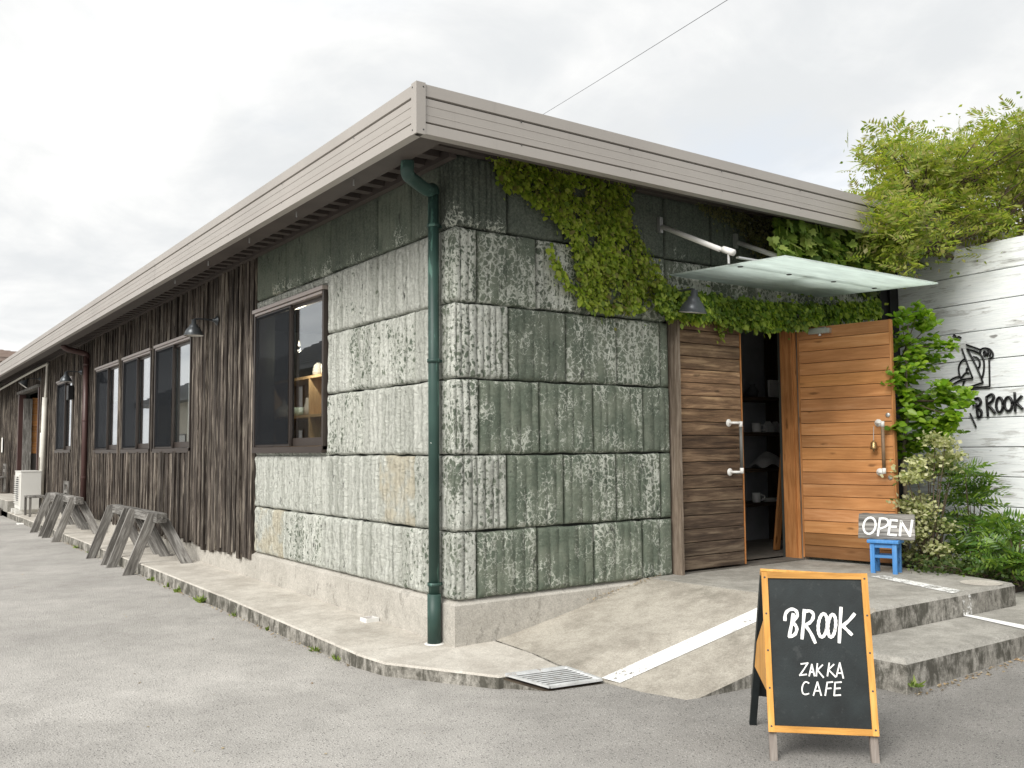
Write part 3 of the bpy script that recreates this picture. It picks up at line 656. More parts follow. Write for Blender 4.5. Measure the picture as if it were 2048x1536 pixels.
# ---- windows
def window(y0, y1, z0, z1, big=False):
    wt = thing('window', (0, (y0+y1)/2, z0), None, None); wt.parent = bld
    xo = -.035 if not big else -.025; xi = .09
    fr = MB(); t = .035
    fr.box((xo, y0, z0), (xi, y0+t, z1)); fr.box((xo, y1-t, z0), (xi, y1, z1)); fr.box((xo-.012, y0, z0-.028), (xi, y1, z0+t-.005))
    fr.build('frame', 'frame_brown', wt)
    hd = MB(); hd.box((xo-.02, y0-.01, z1-.03), (xi, y1+.01, z1+.005)); hd.box((xo-.004, y0+t, z1-.06), (xi, y1-t, z1-.035)); hd.build('head_rail', 'frame_light', wt)
    ym = (y0+y1)/2-(.05 if big else 0.0)
    for (a, b, dx, nm) in ((y0+t, ym+.04, .035, 'clear'), (ym-.03, y1-t, .0, 'screen')):
        s = MB(); x0, x1 = xo+.012+dx, xo+.036+dx; k = .038; kb = .075 if nm == 'clear' else .045
        s.box((x0, a, z0+t), (x1, a+k, z1-.062)); s.box((x0, b-k, z0+t), (x1, b, z1-.062)); s.box((x0, a+k, z0+t), (x1, b-k, z0+t+kb)); s.box((x0, a+k, z1-.10), (x1, b-k, z1-.062))
        s.build('sash', 'frame_brown', wt)
        MB().box(((x0+x1)/2-.002, a+k-.004, z0+t+kb-.004), ((x0+x1)/2+.002, b-k+.004, z1-.096)).build('pane', 'glass', wt)
        if nm == 'screen': MB().box((x0-.010, a+k-.02, z0+t+.02), (x0-.008, b-k+.02, z1-.08)).build('insect_screen', 'screen', wt)
    return wt
for i, q in enumerate(WINS): window(*q, big=(i == 0))

# ---- roof: fascia panels, corner trim, gutter box, ribbed deck
OV = .672
roof = mesh('roof', [(-OV+.03, -OV+.03, 3.505), (4.7, -OV+.03, 3.505), (9.2, -OV+.03, 3.505), (9.2, 30.3, 3.505), (-OV+.03, 30.3, 3.505), (-OV+.03, -OV+.03, 3.46), (4.7, -OV+.03, 3.46), (9.2, -OV+.03, 3.46), (9.2, 30.3, 3.46), (-OV+.03, 30.3, 3.46)], [(0, 1, 2, 3, 4), (9, 8, 7, 6, 5)], 'roof_metal', bld, org=(0, 0, 0))
PROF = [(.0, 3.532), (.0, 3.460), (-.018, 3.456), (-.018, 3.449), (-.004, 3.446), (-.004, 3.402), (-.007, 3.400), (-.005, 3.397), (-.005, 3.350), (-.002, 3.347), (-.004, 3.343), (-.004, 3.303), (-.020, 3.300), (-.020, 3.291), (.004, 3.288), (.006, 3.222), (-.05, 3.217)]
def fascia(axis, a, b):
    V = []; n = len(PROF)
    pr = [(-.04, 3.536)]+PROF; n = len(pr)
    for t in (a, b):
        for o, z in pr:
            V.append((-OV-o, t, z) if axis == 0 else (t, -OV-o, z))
    Fc = [(i, n+i, n+i+1, i+1) for i in range(n-1)]
    if axis == 1: Fc = [tuple(reversed(f)) for f in Fc]
    gi = [1 if i in (2, 3, 4, 12, 13, 14) and False else 0 for i in range(n-1)]
    for i in range(n-1):
        if pr[i][0] <= -.015 and pr[i+1][0] <= -.015 and pr[i][1] < 3.5: gi[i] = 1
    mesh('fascia_panel', V, Fc, None, roof, mats=['fascia_metal', 'fascia_groove'], midx=gi)
js = [-OV+.045, 5.42, 11.62, 17.8, 24, 30.3]
for a, b in zip(js, js[1:]): fascia(0, a+.002, b-.002)
js = [-OV+.045, 4.9, 9.2]
for a, b in zip(js, js[1:]): fascia(1, a+.002, b-.002)
tr = MB(); tr.box((-OV-.009, -OV-.009, 3.2175), (-OV+.002, -OV+.055, 3.5365)); tr.box((-OV+.002, -OV-.009, 3.2175), (-OV+.055, -OV+.002, 3.5365)); tr.build('corner_trim', 'fascia_metal', roof)
sc1 = MB()
for z in (3.51, 3.245):
    sc1.lathe((-OV-.009, -OV+.04, z), [(.0001, .003), (.005, .002), (.006, 0)], (-1, 0, 0), 8); sc1.lathe((-OV+.04, -OV-.009, z), [(.0001, .003), (.005, .002), (.006, 0)], (0, -1, 0), 8)
sc1.build('screw', 'grille_dark', roof)
for k in range(9):
    for z in (3.44, 3.285):
        MB().lathe((-OV-.003, .2+k*1.3, z), [(.0001, .003), (.005, .002), (.006, 0)], (-1, 0, 0), 7).build('screw', 'grille_dark', roof)
        if k < 5: MB().lathe((.1+k*.95, -OV-.003, z), [(.0001, .003), (.005, .002), (.006, 0)], (0, -1, 0), 7).build('screw', 'grille_dark', roof)
MB().box((-OV+.012, -OV+.012, 3.235), (-OV+.24, 30.2, 3.25)).build('gutter_bottom', 'soffit_metal', roof)
MB().box((-OV+.225, -OV+.24, 3.25), (-OV+.24, 30.2, 3.40)).build('gutter_side', 'soffit_metal', roof)
MB().box((-OV+.26, -OV+.012, 3.26), (9.1, -OV+.20, 3.275)).build('front_soffit', 'soffit_metal', roof)
dk = MB(); y = -OV+.3
while y < 24:
    dk.box((-OV+.235, y, 3.37), (.03, y+.085, 3.445)); y += .21
o = dk.build('deck_rib', 'soffit_metal', roof); o['kind'] = 'stuff'
MB().box((-OV+.02, -OV+.02, 3.445), (9.1, 30.2, 3.46)).build('deck', 'soffit_metal', roof)
MB().box((-.085, -.08, 3.34), (-.03, 30, 3.40)).build('wall_trim', 'soffit_metal', roof)
MB().box((-.03, -.06, 3.40), (9.0, .05, 3.445)).build('wall_trim', 'soffit_metal', roof)
for yy in (.45, 1.5, 2.6, 3.8, 5.0): MB().tube([(-OV+.12, yy, 3.236), (-OV+.12, yy, 3.19)], .006, 6).build('gutter_hook', 'steel', roof)
# black box and thin upright put across the dark gap beside the white wall
MB().box((5.03, -.03, .0), (5.36, .09, 3.40)).build('gap_fill', 'black_metal', bld); MB().box((5.17, -.055, .1), (5.20, -.03, 3.1)).build('gap_strip', 'black_metal', bld)

# ---- entrance doors
JX0, JX1, DZ0, DZ1 = 2.115, 3.70, .325, 2.415
dl = thing('door', (JX0, 0, DZ0), None, None); dl.parent = bld; tag(dl, 'closed leaf of weathered brown planks')
NP = 19; hp = (DZ1-DZ0)/NP
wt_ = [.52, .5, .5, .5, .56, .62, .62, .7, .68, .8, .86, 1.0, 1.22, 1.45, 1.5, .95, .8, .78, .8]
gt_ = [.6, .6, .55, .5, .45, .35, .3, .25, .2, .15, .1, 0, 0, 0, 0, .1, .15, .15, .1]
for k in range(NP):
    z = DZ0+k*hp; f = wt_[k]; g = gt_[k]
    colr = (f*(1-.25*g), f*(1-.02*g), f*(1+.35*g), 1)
    boxo('plank', ((JX0+2.905)/2, -.012+random.uniform(-.002, .002), z+hp/2), (2.905-JX0-.024, .045, hp-.005), I3, 'door_weathered', dl, .004, colr)
MB().box((JX0+.03, .012, DZ0+.01), (2.89, .035, DZ1-.01)).build('backing', 'joint_dark', dl)
boxo('edge_strip', (2.9065, -.012, (DZ0+DZ1)/2), (.01, .05, DZ1-DZ0), I3, 'cedar_z', dl)
def handle(par, o0, ex, nrm, zlo, zhi, barmat, xo):
    """pull handle: two flanges, two arms, one bar"""
    o0 = np.array(o0); ex = np.array(ex); nrm = np.array(nrm)
    for z in (zlo, zhi):
        p = o0+np.array((0, 0, z)); fl = MB().lathe(p, [(.0001, .012), (.022, .011), (.032, .003), (.033, 0)], nrm, 16); fl.build('flange', 'white_enamel', par, True)
        a = MB().tube([p+nrm*.005, p+nrm*.045, p+nrm*.062+ex*.02, p+nrm*.066+ex*xo], .011, 8); a.build('bracket', 'white_enamel', par, True)
    b = o0+nrm*.066+ex*xo
    MB().tube([b+np.array((0, 0, zlo-.012)), b+np.array((0, 0, zlo+.035))], .0165, 10).tube([b+np.array((0, 0, zhi-.035)), b+np.array((0, 0, zhi+.012))], .0165, 10).build('collar', 'white_enamel', par, True)
    MB().tube([b+np.array((0, 0, zlo+.03)), b+np.array((0, 0, zhi-.03))], .0145, 10).build('grip', barmat, par, True); return b
p1 = on(1, -.03, 1462, 944); p2 = on(1, -.03, 1459, 846)
handle(dl, (p1[0]-.02, -.036, 0), (1, 0, 0), (0, -1, 0), p1[2], p2[2], 'handle_grey', .075)
for z in (on(1, 0, 1349, 678)[2], on(1, 0, 1360, 1088)[2]):
    MB().lathe((JX0+.012, -.045, z-.03), [(.0001, 0), (.011, .008), (.014, .03), (.011, .052), (.0001, .06)], (0, 0, 1), 10).build('hinge', 'white_enamel', dl, True)
# frame
fr = thing('door_frame', (JX0, 0, .3), None, None); fr.parent = bld
boxo('post', (JX0-.012, -.02, 1.36), (.03, .12, 2.14), I3, 'jamb_grey', fr)
boxo('lintel', ((JX0+JX1)/2, .08, 2.435), (JX1-JX0+.1, .2, .035), I3, 'jamb_grey', fr)
boxo('reveal', (JX1-.018+.02, .095, 1.36), (.035, .13, 2.13), I3, 'cedar_z', fr)
boxo('reveal', (JX1+.012, .012, 1.36), (.03, .03, 2.13), I3, 'cedar_z', fr)
boxo('post', (JX1+.03, -.02, 1.36), (.04, .05, 2.14), I3, 'jamb_grey', fr)
boxo('threshold', ((JX0+JX1)/2, .06, .304), (JX1-JX0, .2, .012), I3, 'step_wood', fr)
# open leaf: swings out about its hinge side
hx = np.array((JX1+.035, -.03)); fe = on(1, -.86, 1791, 880)
ang = math.atan2(-.80, .165); ex = np.array((math.cos(ang), math.sin(ang), 0)); nrm = np.array((ex[1], -ex[0], 0))  # towards the camera side (-x)
if nrm[0] > 0: nrm = -nrm
LW = .835
dr = thing('door', (hx[0], hx[1], DZ0), None, None); dr.parent = bld; tag(dr, 'open leaf of orange cedar planks')
Ax = np.array([ex, -nrm, (0, 0, 1)]).T
def dloc(u, n, z): return np.array((hx[0], hx[1], 0))+ex*u+nrm*n+np.array((0, 0, z))
for k in range(NP):
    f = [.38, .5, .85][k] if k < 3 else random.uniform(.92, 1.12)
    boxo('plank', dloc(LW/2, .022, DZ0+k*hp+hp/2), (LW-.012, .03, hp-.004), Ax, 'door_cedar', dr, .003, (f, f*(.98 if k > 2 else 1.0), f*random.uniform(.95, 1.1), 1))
boxo('backing', dloc(LW/2, -.005, (DZ0+DZ1)/2), (LW-.004, .022, DZ1-DZ0-.005), Ax, 'joint_dark', dr)
boxo('edge_strip', dloc(LW+.003, .012, (DZ0+DZ1)/2), (.014, .055, DZ1-DZ0), Ax, 'cedar_z', dr); boxo('edge_strip', dloc(-.003, .012, (DZ0+DZ1)/2), (.014, .055, DZ1-DZ0), Ax, 'cedar_z', dr)
def onleaf(px, py): return onp(dloc(0, .037, 0), nrm, px, py)
def uz(P): return (P-np.array((hx[0], hx[1], 0)))@ex, P[2]
u1, zh = uz(onleaf(1757, 846)); u2, zl = uz(onleaf(1760, 944))
hb = handle(dr, dloc((u1+u2)/2, .037, 0), ex, nrm, zl, zh, 'handle_wood', .06)
for (px, py) in ((1776, 830), (1781, 955)):
    P = onleaf(px, py); MB().lathe(P, [(.0001, .012), (.012, .011), (.019, .008), (.021, 0)], nrm, 14).build('lock', 'steel', dr, True)
P = onleaf(1642, 663); boxo('closer_box', P+nrm*.025, (.2, .05, .045), Ax, 'steel', dr)
MB().lathe(P+np.array((0, 0, -.025))+nrm*.03, [(.0001, -.02), (.014, -.018), (.016, 0)], (0, 0, 1), 10).build('closer_knob', 'steel', dr)
e1 = on(1, .0, 1572, 661)
MB().tube([P+nrm*.03+np.array((0, 0, .03))+ex*.06, dloc(.03, .06, P[2]+.02), np.array((e1[0]+.02, -.02, e1[2]))], .008, 6).build('closer_arm', 'steel', dr)
# bell on the handle
bt = onleaf(1752, 853)+nrm*.05; bl = onleaf(1752, 888)+nrm*.05
bell = thing('door_bell', bl, 'small brass bell hanging by a cord from the open cedar door handle', 'bell')
MB().lathe(bl, [(.0001, .03), (.01, .03), (.014, .02), (.026, .01), (.028, -.03), (.033, -.045), (.03, -.045), (.0001, -.02)], (0, 0, 1), 14).build('bell_body', 'brass', bell, True)
MB().tube([bt, (bt+bl)/2+np.array((0, 0, .02)), bl+np.array((0, 0, .03))], .003, 5).build('cord', 'fabric', bell)
MB().tube([bl, bl+np.array((0, 0, -.065))], [.004, .008], 6).build('clapper', 'brass', bell)
# far entrance
fd = thing('door', (0, FDOOR[0], .3), None, None); fd.parent = bld; tag(fd, 'far doorway with wooden boards')
fm = MB(); fm.box((-.06, FDOOR[0]-.09, .05), (.1, FDOOR[0]+.02, FDOOR[3])); fm.box((-.06, FDOOR[1]-.02, .05), (.1, FDOOR[1]+.09, FDOOR[3])); fm.build('frame', 'pipe_brown', fd)
MB().box((-.10, FDOOR[0]-.15, FDOOR[3]), (.1, FDOOR[1]+.15, FDOOR[3]+.06)).build('lintel', 'grey_timber', fd)
boxo('side_panel', (.14, FDOOR[1]-.09, 1.5), (.2, .06, 2.5), I3, 'grey_timber', fd)
for k in range(10): boxo('plank', (.55, FDOOR[1]-.05, 1.40+k*.145), (.6, .03, .14), I3, 'door_cedar', fd, 0, (1, 1, 1, 1))
boxo('post', (.05, FDOOR[0]+.06, 1.5), (.05, .06, 2.7), I3, 'cedar_z', fd)
MB().box((.25, FDOOR[1]-.07, .3), (.85, FDOOR[1]-.03, 1.32)).build('lower_panel', 'room_dark', fd)

# ------------------------------------------------------------------ interior things
def rnd_box(mb, c, d): return mb.box((c[0]-d[0]/2, c[1]-d[1]/2, c[2]), (c[0]+d[0]/2, c[1]+d[1]/2, c[2]+d[2]))
sx0, sx1, sy0, sy1 = 3.05, 5.0, 1.0, 1.4
ds = thing('display_shelf', (4, 1.2, .3), 'dark wooden display shelf just inside the entrance', 'shelf')
shz = [on(1, 1.1, 1520, p)[2] for p in (798, 868, 940, 1008)]
for x in (sx0, 3.95, sx1): boxo('upright', (x, 1.25, 1.55), (.05, .3, 2.5), I3, 'dark_shelf', ds)
for z in shz: baro('shelf_board', (sx0, 1.22, z), (sx1, 1.22, z), .36, .035, 'dark_shelf', ds)
MB().box((3.0, 1.46, .3), (5.1, 1.50, 3.05)).build('back_panel', 'room_wall', ds)
def mug(c, r=.04, h=.085, mat='ceramic', label=''):
    t = thing('mug', c, label, 'mug'); MB().lathe(c, [(.0001, .0), (r*.9, 0), (r, .01), (r, h), (r*.88, h), (r*.86, .015), (.0001, .012)], (0, 0, 1), 16).build('body', mat, t, True)
    c = np.array(c); MB().tube(hermite([c+np.array((r*.8, -r*.5, h*.8)), c+np.array((r*1.7, -r*.9, h*.7)), c+np.array((r*1.7, -r*.9, h*.35)), c+np.array((r*.8, -r*.5, h*.22))], 4), .006, 6).build('handle', mat, t, True)
for px, s, lb in ((1513, 1, 'pale mug with a handle on the second display shelf inside the doorway'),): c = on(1, 1.12, px, 862); mug((c[0], 1.12, shz[1]+.0185), .05, .10, 'ceramic', lb)
c = on(1, 1.12, 1513, 1006); mug((c[0], 1.12, shz[3]+.0185), .045, .10, 'ceramic', 'white mug on the lowest display shelf inside the doorway')
for px in (1538, 1552):
    c = on(1, 1.14, px, 860); o = MB().prism([(c[0]-.05, 1.12), (c[0]+.05, 1.12), (c[0]+.05, 1.18), (c[0]-.05, 1.18)], shz[1]+.0185, shz[1]+.09); n0 = o.n
    o.add([(c[0]-.05, 1.12, shz[1]+.09), (c[0]+.05, 1.12, shz[1]+.09), (c[0]+.05, 1.18, shz[1]+.09), (c[0]-.05, 1.18, shz[1]+.09), (c[0], 1.12, shz[1]+.14), (c[0], 1.18, shz[1]+.14)], [(0, 1, 4), (2, 3, 5), (1, 2, 5, 4), (3, 0, 4, 5)])
    tag(o.build('house_ornament', 'ceramic' if px < 1545 else 'fabric'), 'small pale house shaped ornament on the second display shelf, '+('nearer the mug' if px < 1545 else 'nearer the leaning plank'), 'ornament')
c = on(1, 1.16, 1547, 792); o = MB(); rnd_box(o, (c[0], 1.16, shz[0]+.0185), (.15, .03, .20)); t = o.build('picture_card', 'paper'); tag(t, 'pale upright picture card on the top display shelf', 'card')
c = on(1, 1.14, 1505, 792); tag(MB().lathe((c[0], 1.14, shz[0]+.0185), [(.0001, 0), (.05, 0), (.07, .06), (.03, .12), (.035, .14)], n=14).build('dark_vase', 'print_dark', smooth=True), 'small dark vase on the top display shelf', 'vase')
c = on(1, 1.1, 1540, 935); V = []; n = 12
for j in range(n+1):
    for i in range(n+1):
        u, v = i/n-.5, j/n-.5; V.append((c[0]+u*.42, 1.13+v*.22, shz[2]+.022+(.17-.25*abs(u+.1*v))*(1-3.2*v*v)*(1 if abs(u) < .5 and abs(v) < .5 else .0)*.9+.02*math.sin(9*u+7*v)+.02))
tag(mesh('folded_cloth_bag', V, [(j*(n+1)+i, j*(n+1)+i+1, (j+1)*(n+1)+i+1, (j+1)*(n+1)+i) for j in range(n) for i in range(n)], 'fabric', smooth=True), 'crumpled pale cloth bag heaped on the third display shelf', 'bag')
st = MB()
c = on(1, 1.12, 1538, 1006); pst = thing('plate_stack', (c[0], 1.12, shz[3]+.0185), 'low stack of pale plates on the lowest display shelf', 'plates')
for k in range(3): MB().lathe((c[0], 1.12, shz[3]+.0185+.014*k), [(.0001, 0), (.06, 0), (.10, .012), (.10, .015), (.06, .006), (.0001, .006)], n=18).build('plate', 'ceramic', pst, True)
c = on(2, .32, 1540, 1095); bx = thing('cardboard_box', (3.62, 1.05, .3), 'brown cardboard box with hand hole standing below the display shelf', 'box')
MB().box((3.30, .95, .30), (3.72, 1.22, .58)).build('box_body', 'cardboard', bx); MB().box((3.29, .94, .575), (3.73, 1.23, .63)).build('lid', 'cardboard', bx); MB().box((3.45, .942, .50), (3.56, .949, .53)).build('hand_hole', 'print_dark', bx)
a = on(2, .305, 1553, 1100); b = on(1, .42, 1572, 815); o = baro('leaning_plank', (a[0], a[1], .31), (b[0]+.02, b[1], b[2]), .075, .025, 'cedar_z', None, (0, -1, 0)); tag(o, 'narrow orange plank leaning upright inside the doorway', 'plank')
# shelf behind the big window, with ceramics
ws = thing('window_shelf', (.6, 3.0, .3), 'pale wooden cubby shelf behind the large window', 'shelf')
def yz(px, py, xx): q = on(0, xx, px, py); return q[1], q[2]
xs_ = .62
za = yz(615, 755, xs_)[1]; zb_ = yz(615, 832, xs_)[1]; zc = yz(615, 893, xs_)[1]; yv = yz(620, 800, xs_)[0]
for z in (za, zb_, zc): baro('shelf_board', (xs_+.16, 1.4, z), (xs_+.16, 6.2, z), .34, .03, 'shelf_wood', ws)
for yy in (yv-1.1, yv, yv+1.15): boxo('divider', (xs_+.16, yy, (za+zc)/2), (.34, .03, za-zc-.03), I3, 'shelf_wood', ws)
boxo('back_panel', (xs_+.335, 3.8, (za+zc)/2), (.012, 4.8, za-zc), I3, 'shelf_wood', ws)
for px, zz2, prof, mt, nm, lb in ((633, za, [(.0001, 0), (.06, 0), (.065, .05), (.05, .12), (.02, .15), (.0001, .15)], 'fabric', 'jar', 'pale rounded jar standing on top of the window shelf'), (648, za, [(.0001, 0), (.05, 0), (.055, .09), (.05, .12), (.045, .12), (.0001, .02)], 'ceramic', 'cup', 'pale cup at the right end on top of the window shelf'),
        (566, zb_, [(.0001, 0), (.09, 0), (.11, .08), (.07, .13), (.025, .15), (.02, .22), (.0001, .22)], 'ceramic', 'teapot_jar', 'squat pale jar behind the insect screen of the large window'), (596, zb_, [(.0001, 0), (.05, 0), (.09, .10), (.085, .10), (.0001, .02)], 'celadon', 'bowl', 'pale green bowl on the middle window shelf'), (645, zc, [(.0001, 0), (.06, 0), (.10, .07), (.095, .07), (.0001, .02)], 'celadon', 'bowl', 'pale green bowl low in the window beside the right frame'), (612, zb_, [(.0001, 0), (.045, 0), (.05, .08), (.025, .15), (.02, .20), (.0001, .20)], 'fabric', 'bottle_vase', 'slim white bottle vase against the divider of the window shelf')):
    yy = yz(px, 800, xs_+.1)[0]; tag(MB().lathe((xs_+.12, yy, zz2+.016), prof, n=18).build(nm, mt, smooth=True), lb, nm.replace('_', ' ').replace('teapot ', ''))
lp = on(0, .42, 598, 690); pl_ = thing('pendant_lamp', lp, 'small lit pendant bulb inside the large window', 'lamp')
MB().tube([lp+np.array((0, 0, .05)), (lp[0], lp[1], 3.1)], .004, 5).build('cord', 'wire_black', pl_)
MB().lathe(lp, [(.0001, -.013), (.008, -.009), (.011, 0), (.008, .012), (.0001, .05)], n=12).build('bulb', 'lamp_glow', pl_, True)
L = bpy.data.lights.new('pendant_light', 'POINT'); L.energy = 11; L.color = (1, .86, .66); L.shadow_soft_size = .02; lo_ = bpy.data.objects.new('pendant_light', L); col.objects.link(lo_); lo_.location = (0, 0, -.06); lo_.parent = pl_
# pale curtains behind the small windows
for q, nm in zip(WINS[1:4], ('nearest the lamp', 'in the middle of three', 'farthest of three')):
    V = []; n = 40
    for j in (0, 1):
        for i in range(n+1):
            yy = q[0]+.05+(.62)*i/n; V.append((.15+.02*math.sin(i*1.25), yy, q[2]-.1 if j == 0 else q[3]+.1))
    tag(mesh('curtain', V, [(i, i+1, n+2+i, n+1+i) for i in range(n)], 'curtain', smooth=True), 'pale hanging curtain behind the board wall window '+nm, 'curtain', 'curtains')

# ------------------------------------------------------------------ pipes on the long wall
gp = on(0, -.065, 868, 1000); PX, PY = -.065, gp[1]
gd_ = thing('downpipe', (PX, PY, 0), 'chipped dark green downpipe at the stone corner', 'downpipe')
zt = on(0, PX, 862, 385)[2]
top = on(0, -OV+.13, 806, 318)
MB().tube([(PX, PY, .19), (PX, PY, zt)], .039, 16).build('pipe', 'pipe_green', gd_, True)
MB().tube([(PX, PY, -.01), (PX, PY, .33)], .0475, 16).build('lower_sleeve', 'pipe_green', gd_, True)
P0 = np.array((PX, PY, zt-.02)); P3 = on(2, 3.24, 815, 322)
D_ = P3-np.array((0, 0, .10))-P0
MB().tube(hermite([P0, P0+np.array((0, 0, .03))+D_*.04, P0+D_*.25, P0+D_*.8, P3+np.array((0, 0, -.085)), P3], 5), .045, 16).build('elbow', 'pipe_green', gd_, True)
for pyy in (452, 722, 1168):
    z = on(0, PX, 866, pyy)[2]; MB().lathe((PX, PY, z), [(.041, -.012), (.047, -.012), (.047, .012), (.041, .012)], n=16).build('pipe_clip', 'pipe_green', gd_, True)
    MB().bar((PX, PY, z), (.0, PY, z), .012, .02).build('bracket', 'pipe_green', gd_)
MB().lathe((PX, PY, -.008), [(.0001, .006), (.062, .006), (.07, 0)], n=14).build('mortar_collar', 'white_enamel', gd_)
bp = thing('downpipe', (-.09, 12.35, .0), 'reddish brown downpipe on the dark board wall', 'downpipe')
MB().tube([(-.10, 12.38, .0), (-.10, 12.38, 3.05)], .05, 12).build('pipe', 'pipe_brown', bp, True)
MB().tube(hermite([(-.10, 12.38, 3.03), (-.12, 12.38, 3.1), (-.42, 12.38, 3.17), (-.5, 12.38, 3.24)], 4), .05, 12).build('elbow', 'pipe_brown', bp, True)
for z in (.9, 1.9, 2.9): MB().lathe((-.10, 12.38, z), [(.05, -.012), (.057, -.012), (.057, .012), (.05, .012)], n=12).build('pipe_clip', 'pipe_brown', bp)
wp = thing('conduit', (-.1, 16.7, .0), 'cream air conditioner conduit rising up the dark board wall to the eave', 'conduit')
MB().tube([(-.11, 17.0, .25), (-.11, 16.85, 2.55)], .055, 10).build('duct', 'pipe_cream', wp, True)
MB().tube(hermite([(-.10, 16.85, 2.5), (-.10, 16.75, 3.2), (-.11, 16.95, 3.27), (-.2, 20, 3.2), (-.2, 27, 3.12)], 5), .028, 8).build('pipe', 'pipe_cream', wp, True)

# ------------------------------------------------------------------ wall lamps
def wall_lamp(base, out, label, drop=.16, arm=.26, r=.105, tilt=0.0):
    base = np.array(base); out = np.array(out, float); t = thing('wall_lamp', base, label, 'lamp', 'gooseneck lamps on the walls')
    MB().lathe(base, [(.0001, .055), (.014, .052), (.02, .04), (.035, .018), (.055, .006), (.058, 0)], out, 16).build('wall_plate', 'lamp_metal', t, True)
    e = base+out*arm; MB().tube(hermite([base+out*.04, base+out*arm*.75+np.array((0, 0, .004)), e+np.array((0, 0, -.012)), e+np.array((0, 0, -.04))], 4), .010, 8).build('arm', 'lamp_metal', t, True)
    ax = np.array((0, 0, 1.0))-out*tilt; ax /= np.linalg.norm(ax); c = e+np.array((0, 0, -.02))
    MB().lathe(c, [(.0001, .012), (.026, .01), (.028, -.04), (.045, -.048), (.05, -.07), (.075, -.095), (.095, -.13), (r, -.165), (r+.006, -.168), (r+.004, -.172)], ax, 22).build('shade', 'lamp_metal', t, True)
    MB().lathe(c, [(r+.002, -.170), (.092, -.132), (.072, -.10), (.047, -.075), (.0001, -.07)], ax, 22).build('shade_lining', 'lamp_white', t, True)
    MB().lathe(c, [(.0001, -.165), (.02, -.155), (.028, -.13), (.018, -.09), (.016, -.07)], ax, 12).build('bulb', 'ceramic', t, True); return t
b = on(0, -.06, 434, 641); wall_lamp(b, (-1, 0, 0), 'dark metal gooseneck lamp between the big window and the board wall windows')
b = on(0, -.06, 163, 744); wall_lamp(b, (-1, 0, 0), 'dark metal gooseneck lamp above the single far window')
b = on(0, -.06, 81, 758); wall_lamp(b, (-1, 0, 0), 'dark tilted lamp over the far doorway', tilt=.7)
b = on(1, -.03, 1335, 588); wall_lamp((b[0], -.03, b[2]), (0, -1, 0), 'grey metal lamp under the leaves beside the entrance doors', arm=.30, r=.11, tilt=-.15)
bx_ = MB().box((-.16, 13.75, 2.35), (-.07, 13.95, 2.62)); tag(bx_.build('speaker_box', 'black_metal'), 'small black box fixed beside the single far window', 'box')

# ------------------------------------------------------------------ glass canopy
A_ = on(1, -.03, 1333, 551); ZC = A_[2]
GX0, GX1, GY = 2.06, 4.06, -1.20
cn = thing('glass_canopy', (3.0, 0, ZC), 'frosted green glass canopy hung on steel rods over the entrance', 'canopy')
V = []; nu, nv = 10, 6
for k in (0, 1):
    for j in range(nv+1):
        for i in range(nu+1):
            u, v = i/nu, j/nv; V.append((GX0+(GX1-GX0)*u, -.04+(GY+.04)*v, ZC-.05*v+.012*k))
N_ = (nu+1)*(nv+1); Fc = []
for j in range(nv):
    for i in range(nu):
        a = j*(nu+1)+i; Fc.append((a, a+1, a+nu+2, a+nu+1)); Fc.append((N_+a+nu+1, N_+a+nu+2, N_+a+1, N_+a))
for i in range(nu): Fc.append((i+1, i, N_+i, N_+i+1)); a = nv*(nu+1)+i; Fc.append((a, a+1, N_+a+1, N_+a))
for j in range(nv): a = j*(nu+1); Fc.append((a, a+nu+1, N_+a+nu+1, N_+a)); a += nu; Fc.append((a+nu+1, a, N_+a, N_+a+nu+1))
mesh('glass_panel', V, Fc, 'frosted_glass', cn)
for px, py in ((1322, 450), (1473, 482)):
    b = on(1, -.03, px, py)
    boxo('wall_bracket', (b[0], -.02, b[2]), (.035, .03, .13), I3, 'steel', cn)
    e = np.array((b[0], -.74, ZC+.055)); s = np.array((b[0], -.05, b[2]-.02))
    MB().tube([s, s*.12+e*.88], .021, 10).build('rod', 'white_enamel', cn, True)
    MB().tube([s*.12+e*.88, e], .011, 8).tube([e+np.array((0, .05, .035)), e+np.array((0, -.05, -.01))], .026, 10).build('turnbuckle', 'white_enamel', cn, True)
    MB().tube([e+np.array((0, 0, .02)), e+np.array((0, 0, -.085))], .010, 8).build('bolt', 'steel', cn)
MB().bar((GX0+.02, -.74, ZC+.03), (GX1-.15, -.74, ZC+.03), .03, .012).build('support_rail', 'steel', cn)
for i in range(4):
    x = GX0+.05+i*.58; MB().lathe((x, -.74, ZC-.037), [(.0001, -.006), (.02, -.005), (.022, 0)], n=12).build('clamp', 'grille_dark', cn)

# ------------------------------------------------------------------ white plank wall
W0 = np.array((5.385, 0.02, 0)); WD = np.array((-.094, -.9956, 0)); WN = np.array((-.9956, .094, 0))
ww = thing('white_plank_wall', (5.3, -1, 0), 'tall wall of worn white painted planks right of the entrance', 'wall')
Aw = np.array([WD, -WN, (0, 0, 1)]).T; pz = 0.0; k = 0
ZW = 3.235; hpw = .2755
zlines = [ZW-hpw*i for i in range(13)]
for i in range(12):
    zt_, zb2 = zlines[i], zlines[i+1]
    boxo('plank', W0+WD*1.6+np.array((0, 0, (zt_+zb2)/2))-WN*(.02+random.uniform(0, .004)), (3.2, .035, zt_-zb2-.007), Aw, 'white_planks', ww, .004)
boxo('backing', W0+WD*1.6-WN*.06+np.array((0, 0, 1.55)), (3.19, .03, 3.3), Aw, 'joint_dark', ww)
def onw(px, py, off=.012): return onp(W0+WN*off, WN, px, py)
Z = lambda x, y: onw(1840+x/6.4, 640+y/6.4)
lg = thing('wall_sign', Z(700, 900), 'black metal line drawing of a crouching figure with lettering on the white wall', 'sign')
